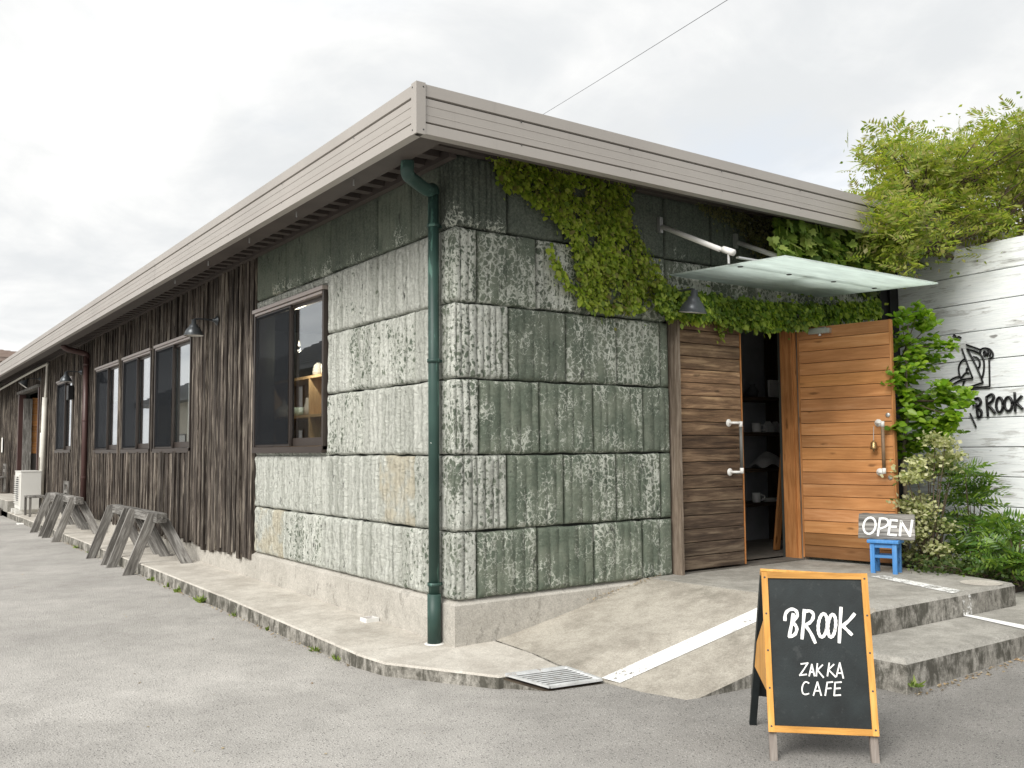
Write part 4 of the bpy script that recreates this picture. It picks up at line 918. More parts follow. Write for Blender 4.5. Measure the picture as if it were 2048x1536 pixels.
strokes = {'figure': [[(425, 215), (432, 196), (448, 195), (455, 215), (475, 225), (500, 214), (526, 230)], [(590, 315), (680, 345), (770, 378)], [(600, 372), (690, 395), (765, 430), (800, 480), (818, 530), (820, 600), (812, 680), (790, 750)], [(535, 365), (605, 560), (675, 745)], [(675, 745), (600, 752), (520, 770), (450, 805), (408, 835)], [(600, 365), (720, 590), (805, 800)], [(805, 800), (700, 835), (600, 865), (500, 895)], [(580, 492), (530, 530), (497, 600), (500, 680), (525, 752)], [(628, 618), (600, 622), (595, 650), (605, 675), (625, 680)], [(530, 742), (560, 700), (600, 665)], [(680, 470), (730, 482), (765, 530), (762, 590), (745, 612)], [(885, 482), (888, 650), (892, 850)], [(892, 850), (760, 862), (612, 880)], [(612, 880), (610, 1010)], [(575, 770), (555, 815), (545, 880)], [(285, 922), (330, 830), (420, 750), (500, 722)], [(640, 1195), (680, 1280), (718, 1370)], [(775, 430), (772, 385), (800, 365), (840, 360), (890, 372), (920, 400), (936, 440), (925, 475), (892, 488)], [(830, 395), (812, 420), (830, 462), (845, 430), (832, 395)], [(860, 375), (872, 420), (858, 465)], [(888, 380), (902, 425), (888, 472)]],
    'letter': [[(720, 1060), (728, 1150), (742, 1248)], [(700, 1015), (745, 998), (780, 1045), (760, 1090), (722, 1118), (775, 1150), (788, 1200), (770, 1240), (742, 1250)], [(682, 1075), (686, 1105)], [(850, 985), (860, 1120), (870, 1238)], [(848, 990), (915, 950), (946, 985), (920, 1040), (872, 1080), (915, 1130), (960, 1195)], ell(1018, 1085, 42, 95, 18), ell(1130, 1075, 48, 90, 18), [(1210, 925), (1214, 1050), (1218, 1175)], [(1305, 970), (1262, 1015), (1218, 1060)], [(1232, 1062), (1275, 1100), (1315, 1140)]]}
for nm, ss in strokes.items():
    for s in ss:
        closed = s[0] == s[-1]; pts = [Z(*p) for p in s]; pts = hermite(pts, 3) if len(pts) > 2 and not closed else pts
        MB().tube(pts, .0085 if nm == 'figure' else .0125, 6).build(nm+'_stroke', 'black_metal', lg, True)

# ------------------------------------------------------------------ sawhorses
def sawhorse(y0, y1, label):
    t = thing('sawhorse', (-.44, (y0+y1)/2, .0), label, 'sawhorse', 'weathered sawhorses along the kerb')
    zt = .61; baro('beam', (-.44, y0, zt-.055), (-.44, y1, zt-.055), .12, .11, 'grey_timber', t, (0, 0, 1), .006)
    for y, sp_ in ((y0+.16, .10), (y1-.10, .06)):
        za_ = -.105; a = (-.505, y, zt-.03); b = (-.735, y+sp_, za_+.015); leg(t, a, b)
        a = (-.375, y, zt-.10); b = (-.185, y-.28, .04); leg(t, a, b)
def leg(t, a, b):
    a = np.array(a); b = np.array(b); d = (b-a)/np.linalg.norm(b-a)
    # plank leg, broad face to the lane end, foot cut level
    z = -d; yv_ = np.array((0., 1, 0)); yv_ -= z*(yv_@z); yv_ /= np.linalg.norm(yv_); x = np.cross(yv_, z)
    w2, th = .058, .02; V = []
    for p, cut in ((a, a[2]+.03), (b, b[2]-.015)):
        for sx_ in (-1, 1):
            for sy_ in (-1, 1):
                q = p+x*w2*sx_+yv_*th*sy_; q = q+z*((cut-q[2])/z[2]); V.append(q)
    c = (a+b)/2; A = np.array([x, yv_, z]).T
    Vl = [(np.array(v)-c)@A for v in V]; Fc = [(0, 1, 3, 2), (4, 6, 7, 5), (0, 4, 5, 1), (2, 3, 7, 6), (0, 2, 6, 4), (1, 5, 7, 3)]
    me = bpy.data.meshes.new('leg'); me.from_pydata([tuple(v) for v in Vl], [], Fc); me.materials.append(M['grey_timber']); me.update()
    import bmesh as _b
    bm = _b.new(); bm.from_mesh(me); _b.ops.recalc_face_normals(bm, faces=bm.faces); bm.to_mesh(me); bm.free()
    o = bpy.data.objects.new('leg', me); col.objects.link(o); po = ORG[t]; l = c-po
    o.matrix_basis = Matrix(((*A[0], l[0]), (*A[1], l[1]), (*A[2], l[2]), (0, 0, 0, 1))); o.parent = t
sawhorse(5.80, 7.0, 'grey timber sawhorse nearest the stone wall')
sawhorse(7.04, 8.25, 'grey timber sawhorse second from the stone wall, butted behind the nearest')
sawhorse(10.8, 12.05, 'grey timber sawhorse third from the stone wall, below the brown downpipe')
sawhorse(12.12, 13.4, 'grey timber sawhorse farthest from the stone wall')

# ------------------------------------------------------------------ air conditioner, bench, chairs, far porch
ac = thing('air_conditioner', (-.30, 17.3, .03), 'white outdoor air conditioner unit by the far doorway', 'air conditioner')
ax0, ax1, ay0, ay1, az0, az1 = -.52, -.13, 16.9, 17.85, .12, .93
MB().box((ax0, ay0, az0), (ax1, ay1, az1), .012).build('casing', 'white_plastic', ac)
MB().box((ax0-.008, ay0-.008, az1), (ax1+.005, ay1+.008, az1+.02)).build('lid', 'white_plastic', ac)
MB().lathe((ax0-.001, 17.45, .55), [(.28, 0), (.28, .004), (.0001, .004)], (-1, 0, 0), 28).build('fan_opening', 'grille_dark', ac)
for k in range(14):
    MB().box((ax0-.03, ay0+.12, .24+k*.045), (ax0-.012, ay1-.05, .252+k*.045)).build('grille_bar', 'white_plastic', ac)
MB().box((ax0-.03, ay0+.1, .2), (ax0-.0, ay0+.13, .88)).build('grille_frame', 'white_plastic', ac)
for yy in (17.0, 17.6): MB().box((ax0-.08, yy, .028), (ax1+.02, yy+.14, .12)).build('foot_block', 'white_plastic', ac)
def bench(c, w, d, h, label, back=0.0, name='bench', cat='bench', mat='grey_timber'):
    t = thing(name, c, label, cat); x, y, z = c
    baro('seat', (x, y-w/2, z+h-.02), (x, y+w/2, z+h-.02), d, .035, mat, t)
    for sx_ in (-1, 1):
        for sy_ in (-1, 1):
            boxo('leg', (x+sx_*(d/2-.03), y+sy_*(w/2-.04), z+(h-.04)/2), (.045, .045, h-.04), I3, mat, t)
    if back:
        for sy_ in (-1, 1): boxo('back_post', (x+d/2-.02, y+sy_*(w/2-.03), z+h+back/2), (.035, .04, back), I3, mat, t)
        for k in (.45, .9): baro('back_rail', (x+d/2-.02, y-w/2+.05, z+h+back*k), (x+d/2-.02, y+w/2-.05, z+h+back*k), .02, .07, mat, t)
c = on(2, .03, 72, 1033); bench((-.33, c[1]+.35, .028), .75, .34, .42, 'low pale wooden bench between the sawhorses and the air conditioner')
bench((-.22, 14.3, .028), .45, .36, .40, 'worn wooden chair against the wall behind the far sawhorses', .36, 'chair', 'chair')
fp = strip('entrance_slab', [(-.62, 22.5, .27), (-.62, 18.15, .27), (-.02, 18.15, .27), (-.02, 22.5, .27)], ['concrete', 'concrete_porch'], -.2)
tag(MB().box((-1.0, 18.9, -.11), (-.66, 21.5, .08), .01).build('step_block', 'step_wood'), 'dark timber step block below the far entrance slab', 'step')
bench((-.35, 22.9, .30), .5, .4, .42, 'pale chair standing beside the far doorway', .34, 'chair', 'chair')
for (px, py, w_, h_, lb) in ((4, 890, .25, .42, 'white notice sheet left of the far doorway'), (81, 890, .18, .55, 'white notice sheet on the wall right of the far doorway')):
    q = on(0, -.075, px, py); tag(MB().box((-.078, q[1]-w_/2, q[2]-h_/2), (-.072, q[1]+w_/2, q[2]+h_/2)).build('notice', 'paper'), lb, 'notice')
q = on(2, -.10, 48, 1048); tag(MB().box((q[0]-.12, q[1]-.15, -.104), (q[0]+.12, q[1]+.15, -.085)).build('flat_tile', 'paper'), 'small white slab lying on the asphalt by the kerb', 'slab')

# ------------------------------------------------------------------ ashtray on the pavement
q = on(2, .005, 759, 1240); t = thing('ashtray', (q[0], q[1], .005), 'small square white ashtray on the pavement by the plinth', 'ashtray')
q[0] = min(q[0], -.075); fr_ = MB()
for (a, b) in (((-.055, -.055), (.055, -.043)), ((-.055, .043), (.055, .055)), ((-.055, -.043), (-.043, .043)), ((.043, -.043), (.055, .043))): fr_.box((q[0]+a[0], q[1]+a[1], .004), (q[0]+b[0], q[1]+b[1], .034))
fr_.build('rim', 'ceramic', t); MB().box((q[0]-.043, q[1]-.043, .004), (q[0]+.043, q[1]+.043, .016)).build('ash', 'ash', t)

# ------------------------------------------------------------------ A-board sign
zg = z_asph(.1, -2.8)
P = on(2, zg, 1545, 1523); Q = on(2, zg, 1757, 1533); ex2 = (Q-P)/np.linalg.norm(Q-P); bk = np.array((-ex2[1], ex2[0], 0))
if bk@FW < 0: bk = -bk
lean = .20; upv = np.array((0, 0, 1.0))+bk*lean; upv /= np.linalg.norm(upv); nv_ = np.cross(ex2, upv)
if nv_@(CAM-P) < 0: nv_ = -nv_
ab = thing('sandwich_board', (P+Q)/2+bk*.2, 'black sandwich board with orange frame and white hand lettering', 'sign')
def pl2(px, py): X = onp(P, nv_, px, py); return (X-P)@ex2, (X-P)@upv
W2 = np.linalg.norm(Q-P)
tl = pl2(1517, 1141); br = pl2(1757, 1471); u0, u1_ = -.012, W2+.012; v1, v0 = (pl2(1517, 1141)[1]+pl2(1735, 1150)[1])/2, (pl2(1540, 1465)[1]+pl2(1757, 1471)[1])/2
def S(u, v, n=0.0): return P+ex2*u+upv*v+nv_*n
As = np.array([ex2, -nv_, upv]).T; As_h = np.array([upv, -nv_, -ex2]).T
fwid = .028
front = thing('front_panel', P, None, None); front.parent = ab; front.location = Vector(P-ORG[ab])
boxo('blackboard', S((u0+u1_)/2, (v0+v1)/2, -.003), (u1_-u0-.01, .008, v1-v0-.01), As, 'black_paint', front)
for u in (u0+fwid/2, u1_-fwid/2): boxo('frame_strip', S(u, (v0+v1)/2, .004), (fwid, .012, v1-v0), As, 'sign_frame', front)
for v in (v0+fwid/2, v1-fwid/2): baro('frame_strip', S(u0+fwid, v, .004), S(u1_-fwid, v, .004), .011, fwid, 'sign_frame', front, tuple(-upv) if False else tuple(nv_ if False else upv))
for u in (u0+.02, u1_-.02): boxo('leg', S(u, (v0+v1)/2-.0, -.022) if False else S(u, v1/2, -.024), (.034, .03, v1), As, 'sign_leg', front)
sm_ = MB()
for u in (u0+fwid/2, u1_-fwid/2):
    for k in range(5): MB().lathe(S(u, v0+.025+(v1-v0-.05)*k/4, .0095), [(.0001, .002), (.0045, .0015), (.005, 0)], nv_, 8).build('screw', 'print_dark', front)
# rear panel
apex = S(0, v1, -.03); rfoot = on(2, z_asph(.3, -2.3), 1503, 1450)
ru = apex-rfoot; ru_h = ru-ex2*(ru@ex2); rl = np.linalg.norm(ru_h); ru_h /= rl; rn = np.cross(ru_h, ex2); rn = rn if rn@bk > 0 else -rn
ru_h = ru/np.linalg.norm(ru); rl = np.linalg.norm(ru); rex = ex2-ru_h*(ex2@ru_h); rex /= np.linalg.norm(rex); rn = np.cross(ru_h, rex); rn = rn if rn@bk > 0 else -rn
def S2(u, v, n=0.0): return rfoot+rex*u+ru_h*v+rn*n
Ar = np.array([rex, rn, ru_h]).T
if np.linalg.det(Ar) < 0: Ar[:, 1] *= -1
rear = thing('rear_panel', rfoot, None, None); rear.parent = ab; rear.location = Vector(rfoot-ORG[ab])
for u in (u0+.018, u1_-.018): boxo('leg', S2(u, rl/2, 0), (.034, .028, rl), Ar, 'black_paint' if u < .1 else 'sign_leg', rear)
boxo('blackboard', S2((u0+u1_)/2, rl*.58, .018), (u1_-u0, .008, rl*.78), Ar, 'black_paint', rear)
boxo('top_strip', S2((u0+u1_)/2, rl-.005, .012), (u1_-u0, .022, .026), Ar, 'sign_frame', rear)
baro('hinge_bar', S(u0+.01, v1-.012, -.028), S(u1_-.01, v1-.012, -.028), .02, .02, 'sign_leg', ab)
# orange stay board between the two panels
a1, a2 = S(u0+.004, .62, -.04), S(u0+.004, .30, -.04); b1_, b2_ = S2(u0+.004, .50, -.016), S2(u0+.004, .36, -.016)
V = [a1, a2, b2_, b1_]; V += [v+ex2*.012 for v in V]; mesh('stay_board', V, [(0, 1, 2, 3), (7, 6, 5, 4), (0, 4, 5, 1), (1, 5, 6, 2), (2, 6, 7, 3), (3, 7, 4, 0)], 'sign_frame', ab)
T2 = lambda x, y: onp(S(0, 0, .0015), nv_, 1440+x/3.368, 1080+y/3.368)
big_ = [[(437, 538), (440, 500), (460, 474), (490, 466), (514, 480), (520, 508), (500, 540), (488, 552), (508, 575), (517, 600), (508, 630), (490, 645), (466, 650)], [(492, 500), (481, 570), (466, 648)], [(567, 473), (560, 570), (552, 662)], [(570, 482), (605, 478), (628, 500), (622, 535), (600, 560), (578, 575), (610, 625), (640, 690)], ell(691, 575, 30, 78, 20, .3, -.08), ell(752, 578, 26, 76, 20, .3, -.08), [(814, 458), (808, 570), (802, 688)], [(903, 500), (865, 545), (822, 580)], [(825, 578), (855, 607), (884, 636)]]
small_ = [[(545, 835), (592, 829)], [(590, 830), (565, 870), (537, 911)], [(536, 911), (582, 905)], [(600, 915), (618, 838)], [(618, 838), (636, 915)], [(604, 890), (631, 888)], [(655, 833), (648, 915)], [(690, 842), (653, 878)], [(656, 876), (696, 925)], [(735, 829), (723, 915)], [(766, 838), (727, 875)], [(730, 873), (778, 922)], [(783, 920), (806, 828)], [(806, 828), (830, 930)], [(790, 896), (823, 897)],
    [(597, 964), (578, 955), (562, 968), (552, 998), (556, 1028), (572, 1040), (597, 1034)], [(629, 1046), (656, 957)], [(656, 957), (681, 1046)], [(638, 1016), (674, 1015)], [(722, 958), (708, 1046)], [(722, 960), (758, 956)], [(716, 1001), (747, 998)], [(775, 959), (768, 1047)], [(775, 960), (816, 957)], [(772, 1001), (809, 998)], [(768, 1047), (811, 1044)]]
lt = MB()
for _k, s in enumerate(big_): ribbon(lt, hermite([T2(*p) for p in s], 3) if len(s) > 2 else [T2(*s[0]), T2(*s[1])], .0142, nv_, .0025+.0004*_k)
lt.build('lettering', 'white_paint', front)
lt = MB()
for _k, s in enumerate(small_): ribbon(lt, hermite([T2(*p) for p in s], 3) if len(s) > 2 else [T2(*s[0]), T2(*s[1])], .0062, nv_, .0025+.0003*(_k % 4))
lt.build('lettering', 'white_paint', front)

# ------------------------------------------------------------------ blue stool and OPEN board
f1, f2, f3 = on(2, ZP, 1742, 1146), on(2, ZP, 1787, 1149), on(2, ZP, 1800, 1143)
sx_ = (f2-f1); sx_ /= np.linalg.norm(sx_); sxy = np.array((-sx_[1], sx_[0], 0)); sxy = sxy if sxy@FW > 0 else -sxy
SW, SD, SH = .22, .19, .265
s0 = f1-sx_*.012
stl = thing('stool', s0+sx_*SW/2+sxy*SD/2, 'small bright blue painted wooden stool against the open cedar door', 'stool')
As2 = np.array([sx_, sxy, (0, 0, 1)]).T
if np.linalg.det(As2) < 0: As2[:, 1] *= -1
ST = lambda u, v, z: s0+sx_*u+sxy*v+np.array((0, 0, z))
for u in (.025, SW-.025):
    for v in (.025, SD-.025): boxo('leg', ST(u, v, (SH-.025)/2), (.036, .036, SH-.025), As2, 'blue_paint', stl, .003)
for v in (.025, SD-.025): baro('rail', ST(.04, v, .135), ST(SW-.04, v, .135), .022, .022, 'blue_paint', stl); baro('apron', ST(.04, v, SH-.045), ST(SW-.04, v, SH-.045), .02, .03, 'blue_paint', stl)
for u in (.025, SW-.025): baro('rail', ST(u, .04, .10), ST(u, SD-.04, .10), .02, .022, 'blue_paint', stl); baro('apron', ST(u, .04, SH-.045), ST(u, SD-.04, SH-.045), .02, .03, 'blue_paint', stl)
boxo('seat', ST(SW/2, SD/2, SH-.012), (SW+.02, SD+.02, .026), As2, 'blue_paint', stl, .005)
# OPEN board leans on the stool seat against the door
ozb = ZP+SH+.002
bc = ST(SW/2, SD*.55, SH)
on_n = -sxy*math.cos(R_(10))+np.array((0, 0, math.sin(R_(10))))
OB = lambda px, py: onp(bc+np.array((0, 0, .09)), on_n, px, py)
ox = np.array(sx_); oup = np.cross(on_n, ox); oup = oup if oup[2] > 0 else -oup
cs = [OB(1320+x/2.648, 600+y/2.648) for x, y in ((1054, 1130), (1352, 1140), (1347, 1282), (1050, 1260))]
cen = np.mean(cs, 0); us = [(c-cen)@ox for c in cs]; vs_ = [(c-cen)@oup for c in cs]
cen = cen+ox*((min(us)+max(us))/2)
wd_ = (us[1]-us[0]+us[2]-us[3])/2; ht_ = (vs_[0]-vs_[3]+vs_[1]-vs_[2])/2
cen[2] = max(cen[2], ozb+ht_/2*.985)
ob = thing('open_board', cen-np.array((0, 0, ht_/2)), 'grey driftwood board with white OPEN lettering resting on the blue stool', 'sign')
V = []; nb = 14; rr = random.Random(3)
outl = [(-.5+i/nb, -.5+rr.uniform(-.012, .012)) for i in range(nb)]+[(.5, -.48), (.505, -.3), (.497, -.05), (.503, .2), (.497, .42), (.485, .5)]+[(.47-.95*i/nb, .5+rr.uniform(-.012, .012)) for i in range(nb)]+[(-.49, .46), (-.50, .2), (-.495, -.1), (-.503, -.35)]
n = len(outl); Vl = [(a*wd_, -.012, b*ht_) for a, b in outl]+[(a*wd_, .012, b*ht_) for a, b in outl]
me = bpy.data.meshes.new('board'); me.from_pydata(Vl, [], [tuple(range(n)), tuple(range(2*n-1, n-1, -1))]+[(i, n+i, n+(i+1) % n, (i+1) % n) for i in range(n)]); me.materials.append(M['open_board']); me.update()
o = bpy.data.objects.new('board', me); col.objects.link(o); yv2 = -on_n; l = cen-ORG[ob]
o.matrix_basis = Matrix(((ox[0], yv2[0], oup[0], l[0]), (ox[1], yv2[1], oup[1], l[1]), (ox[2], yv2[2], oup[2], l[2]), (0, 0, 0, 1))); o.parent = ob
T3 = lambda x, y: onp(cen+on_n*.0125, on_n, 1320+x/2.648, 600+y/2.648)
lt = MB()
for s in [ell(1110, 1195, 32, 43, 18, .4, -.1), [(1165, 1155), (1160, 1200), (1154, 1247)], [(1163, 1157), (1195, 1158), (1210, 1175), (1198, 1198), (1160, 1212)], [(1222, 1163), (1210, 1242)], [(1222, 1165), (1256, 1168)], [(1217, 1200), (1250, 1201)], [(1210, 1242), (1250, 1245)], [(1277, 1170), (1271, 1247)], [(1277, 1172), (1324, 1250)], [(1324, 1250), (1336, 1168)]]:
    ribbon(lt, hermite([T3(*p) for p in s], 3) if len(s) > 2 else [T3(*s[0]), T3(*s[1])], .0165, on_n, .002)
lt.build('lettering', 'white_paint', ob)

# ------------------------------------------------------------------ foliage
def norm(v): return v/(np.linalg.norm(v, axis=-1, keepdims=True)+1e-9)
SH_OV = (np.array([(0, 0, 0), (-.34, .32, .07), (-.26, .72, .06), (0, 1, -.05), (.26, .72, .06), (.34, .32, .07), (0, .5, -.02)]), [(0, 6, 1), (1, 6, 2), (2, 6, 3), (3, 6, 4), (4, 6, 5), (5, 6, 0)])
SH_LT = (np.array([(0, 0, 0), (-.38, .4, .08), (0, 1, -.06), (.38, .4, .08)]), [(0, 2, 1), (0, 3, 2)])
SH_NR = (np.array([(0, 0, 0), (-.14, .4, .03), (0, 1, -.04), (.14, .4, .03)]), [(0, 2, 1), (0, 3, 2)])
_iv = [(0, 0), (-.28, -.08), (-.5, .22), (-.30, .36), (-.42, .72), (-.16, .66), (0, 1.05), (.16, .66), (.42, .72), (.30, .36), (.5, .22), (.28, -.08)]
SH_IV = (np.array([(x, y, .10*abs(x)-.06*y) for x, y in _iv]+[(0, .35, 0)]), [(12, i+1, i) for i in range(11)]+[(12, 0, 11)])
def leaves(Pp, T, Nr, S_, shape, MBx=None):
    sv, sf = shape; T = norm(T); Nr = norm(Nr-T*np.sum(Nr*T, 1, keepdims=True)); Bv = np.cross(T, Nr)
    S_ = np.asarray(S_).reshape(-1, 1, 1)
    V = Pp[:, None, :]+S_*(sv[None, :, 0:1]*Bv[:, None, :]+sv[None, :, 1:2]*T[:, None, :]+sv[None, :, 2:3]*Nr[:, None, :])
    k = len(sv); n = len(Pp); F0 = np.array([f for f in sf])
    Fx = (F0[None]+(np.arange(n)*k)[:, None, None]).reshape(-1, F0.shape[1])
    return V.reshape(-1, 3), Fx
def leafobj(name, V, Fx, mat, parent):
    po = ORG[parent]; me = bpy.data.meshes.new(name); V = V-po; nf, kk = Fx.shape
    me.vertices.add(len(V)); me.vertices.foreach_set('co', V.astype(np.float32).ravel()); me.loops.add(nf*kk); me.loops.foreach_set('vertex_index', Fx.astype(np.int32).ravel())
    me.polygons.add(nf); me.polygons.foreach_set('loop_start', np.arange(0, nf*kk, kk, dtype=np.int32)); me.polygons.foreach_set('loop_total', np.full(nf, kk, dtype=np.int32))
    me.update(calc_edges=True); me.materials.append(M[mat]); o = bpy.data.objects.new(name, me); col.objects.link(o); o.parent = parent; ORG[o] = po; return o
def inpoly(pts, poly):
    x, y = pts[:, 0], pts[:, 1]; ins = np.zeros(len(pts), bool); n = len(poly)
    for i in range(n):
        x1, y1 = poly[i]; x2, y2 = poly[i-1]
        cnd = ((y1 > y) != (y2 > y)) & (x < (x2-x1)*(y-y1)/(y2-y1+1e-12)+x1); ins ^= cnd
    return ins
def sample(poly, n):
    poly = np.array(poly, float); lo, hi = poly.min(0), poly.max(0); out = np.zeros((0, 2))
    while len(out) < n:
        q = rng.uniform(lo, hi, (n*2, 2)); out = np.vstack([out, q[inpoly(q, poly)]])
    return out[:n]
def front_poly(pxs): return [tuple(on(1, -.03, *p)[[0, 2]]) for p in pxs]
def clumpmask(q, s, thr, seed):
    g = np.random.default_rng(seed); v = np.zeros(len(q))
    for k in range(6):
        d = g.normal(size=2); d /= np.linalg.norm(d); f = s*g.uniform(.6, 1.9); v += np.sin(q@d*f+g.uniform(0, 6.3))
    return v > thr
def wall_creeper(name, poly, n, size, shape, mat, label, depth=(.01, .05), seed=1, gap=-9, down=.9, nj=.55):
    pol = front_poly(poly); pq = sample(poly, n); q0 = np.array([on(1, -.03, *a)[[0, 2]] for a in pq]); keep = clumpmask(q0, 14, gap, seed); pq = pq[keep]; q0 = q0[keep]; n = len(pq)
    bulge = .5+.5*np.sin(q0[:, 0]*9+seed)*np.cos(q0[:, 1]*11+seed*2)
    dep = depth[0]+rng.random(n)*(depth[1]-depth[0])*.75+bulge*(depth[1]-depth[0])*.4
    Pp = np.array([on(1, -d, *a) for a, d in zip(pq, dep)])
    jit = rng.normal(0, .014, (n, 2))*np.where(rng.random((n, 1)) < .06, 4.5, 1.0); Pp[:, 0] += jit[:, 0]; Pp[:, 2] += jit[:, 1]; q = Pp[:, [0, 2]]
    T = np.stack([rng.normal(0, .5, n), -np.abs(rng.normal(.35, .25, n)), -down+rng.normal(0, .35, n)], 1)
    Nr = np.stack([rng.normal(0, nj, n), -np.ones(n), rng.normal(.45, nj, n)], 1)
    root = thing(name, (q[:, 0].mean(), -.02, q[:, 1].min()), label, 'climber')
    V, Fx = leaves(Pp, T, Nr, size*np.clip(rng.lognormal(-.05, .3, n), .45, 1.7), shape); leafobj('foliage', V, Fx, mat, root)
    st = MB(); idx = rng.choice(n, min(26, n), replace=False)
    top_ = max(p[1] for p in pol)
    for i in idx:
        a = q[i]; b = np.array((a[0]+rng.normal(0, .12), min(top_, a[1]+rng.uniform(.15, .4))))
        if not inpoly(b[None], pol)[0]: continue
        st.tube([(a[0], -.012, a[1]), ((a[0]+b[0])/2+.02, -.012, (a[1]+b[1])/2), (b[0], -.012, b[1])], .004, 5)
    if st.n: st.build('stem', 'twig', root)
    return root
figp = [(978, 312), (995, 345), (1012, 378), (1040, 380), (1062, 402), (1092, 425), (1118, 452), (1138, 470), (1146, 500), (1156, 535), (1162, 565), (1145, 575), (1128, 545), (1112, 515), (1098, 485), (1096, 500), (1108, 535), (1128, 570), (1152, 598), (1180, 618), (1230, 624), (1280, 620), (1300, 600), (1338, 592), (1330, 565), (1300, 510), (1275, 462), (1262, 452), (1262, 418), (1258, 395), (1262, 372), (1285, 362), (1200, 338), (1100, 318), (1040, 302)]
wall_creeper('creeping_fig', figp, 6800, .038, SH_OV, 'leaf_fig', 'bright green creeping fig spreading over the stone wall under the eave', (.012, .07), 3, -3.0, .8, .8)
hedge = [(1316, 568), (1345, 578), (1450, 594), (1560, 606), (1650, 610), (1757, 600), (1757, 630), (1690, 640), (1600, 655), (1540, 655), (1470, 650), (1440, 640), (1380, 632), (1340, 632), (1315, 612)]
wall_creeper('door_creeper', hedge, 8500, .045, SH_OV, 'leaf_hedge', 'thick dark green creeper hanging over the door lintel below the glass canopy', (.02, .19), 5, -3.6, .8, .8)
tr_ = [(1433, 640), (1447, 640), (1446, 668), (1440, 682), (1434, 665)]
wall_creeper('creeper_tendril', tr_, 45, .04, SH_OV, 'leaf_fig', 'single creeper tendril dangling over the dark plank door', (.05, .08), 5, -9)
ivy = [(1548, 440), (1575, 432), (1640, 438), (1705, 448), (1752, 470), (1757, 560), (1700, 545), (1640, 520), (1590, 515), (1555, 508), (1545, 470)]
wall_creeper('ivy', ivy, 560, .10, SH_IV, 'leaf_ivy', 'large lobed ivy leaves under the eave right of the canopy rods', (.15, .56), 8, -9, .6, .5)
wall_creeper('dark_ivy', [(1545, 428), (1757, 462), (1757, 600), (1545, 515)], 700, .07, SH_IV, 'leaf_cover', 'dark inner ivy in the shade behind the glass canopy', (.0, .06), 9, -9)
dry = [(1388, 402), (1430, 410), (1500, 428), (1550, 438), (1550, 515), (1520, 520), (1500, 490), (1478, 460), (1450, 440), (1410, 425)]
wall_creeper('dry_creeper', dry, 1500, .026, SH_LT, 'leaf_dry', 'dull olive small leaved creeper between the canopy rods', (.01, .06), 11, -2.5)

def pinnate(Pp, D, n_pairs, lenf, lsz, shape=SH_NR, droop=.25):
    """fronds: arrays of leaflets along a rachis"""
    n = len(Pp); D = norm(D); up = np.tile((0, 0, 1.0), (n, 1)); side = norm(np.cross(D, up)+rng.normal(0, .55, (n, 3))); side = norm(side-D*np.sum(side*D, 1, keepdims=True)); nr = np.cross(side, D)
    Ps, Ts, Ns, Ss = [], [], [], []
    for k in range(n_pairs):
        t = (k+.6)/n_pairs; base = Pp+D*(lenf*t)[:, None]-np.array((0, 0, 1.0))*(droop*lenf*t*t)[:, None]
        for sgn in (-1, 1):
            Ts.append(norm(side*sgn+D*.55-np.array((0, 0, .15)))); Ps.append(base); Ns.append(nr+rng.normal(0, .25, (n, 3))); Ss.append(lsz*(1.05-.45*abs(t-.45))*rng.uniform(.8, 1.15, n))
    Ps.append(Pp+D*lenf[:, None]-np.array((0, 0, 1.0))*(droop*lenf)[:, None]); Ts.append(D-np.array((0, 0, droop))); Ns.append(nr); Ss.append(lsz*np.ones(n))
    return leaves(np.vstack(Ps), np.vstack(Ts), np.vstack(Ns), np.concatenate(Ss), shape)

# ---- feathery tree rising behind the white wall
base = np.array((6.3, -.55, -.02))
tr_t = thing('feathery_tree', base, 'feathery yellow green tree spilling over the roof end and white wall', 'tree')
outl = [(1694, 452), (1705, 425), (1742, 408), (1735, 370), (1718, 318), (1752, 288), (1800, 276), (1812, 300), (1860, 286), (1895, 268), (1935, 292), (1952, 250), (1985, 228), (2020, 250), (2090, 225), (2200, 240), (2260, 330), (2230, 450), (2120, 470), (2048, 462), (1985, 480), (1930, 492), (1900, 520), (1850, 505), (1800, 515), (1760, 525), (1730, 500), (1702, 470)]
q = sample(outl, 330); deps = rng.uniform(8.5, 11.0, len(q)); deps = np.where(q[:, 0] < 1800, rng.uniform(8.3, 9.9, len(q)), deps)
q = np.vstack([q, sample([(1700, 455), (1745, 405), (1820, 400), (1850, 500), (1800, 515), (1760, 525), (1725, 500)], 60)]); deps = np.concatenate([deps, rng.uniform(7.9, 9.2, 60)])
cl = np.array([CAM+ray(*a)*d for a, d in zip(q, deps)])
cl = cl[(cl[:, 2] > 2.9)]
trunk = MB(); trunk.tube(hermite([base, base+np.array((-.05, .05, 1.2)), base+np.array((.05, 0, 2.5)), base+np.array((0, .05, 3.4))], 4), [.09]*5+[.08]*4+[.06]*4, 10); trunk.build('trunk', 'bark', tr_t, True)
br_ = MB(); hubs = [base+np.array(v) for v in ((-.7, -.2, 3.25), (-1.2, -.1, 3.2), (-.2, .3, 3.9), (.5, -.1, 3.7), (-.5, .3, 3.8), (.9, .2, 4.1), (.3, -.4, 3.3), (-1.0, .1, 3.6))]
for h in hubs: br_.tube(hermite([base+np.array((0, 0, 2.6)), (base+np.array((0, 0, 3.0)))*.5+h*.5, h], 3), [.035]*3+[.03]*3+[.018], 6)
for c in cl:
    h = min(hubs, key=lambda a: np.linalg.norm(a-c)); br_.tube([h, (h+c)/2+np.array((rng.normal(0, .05), rng.normal(0, .05), .06)), c], [.014, .009, .004], 5)
br_.build('branch', 'twig', tr_t)
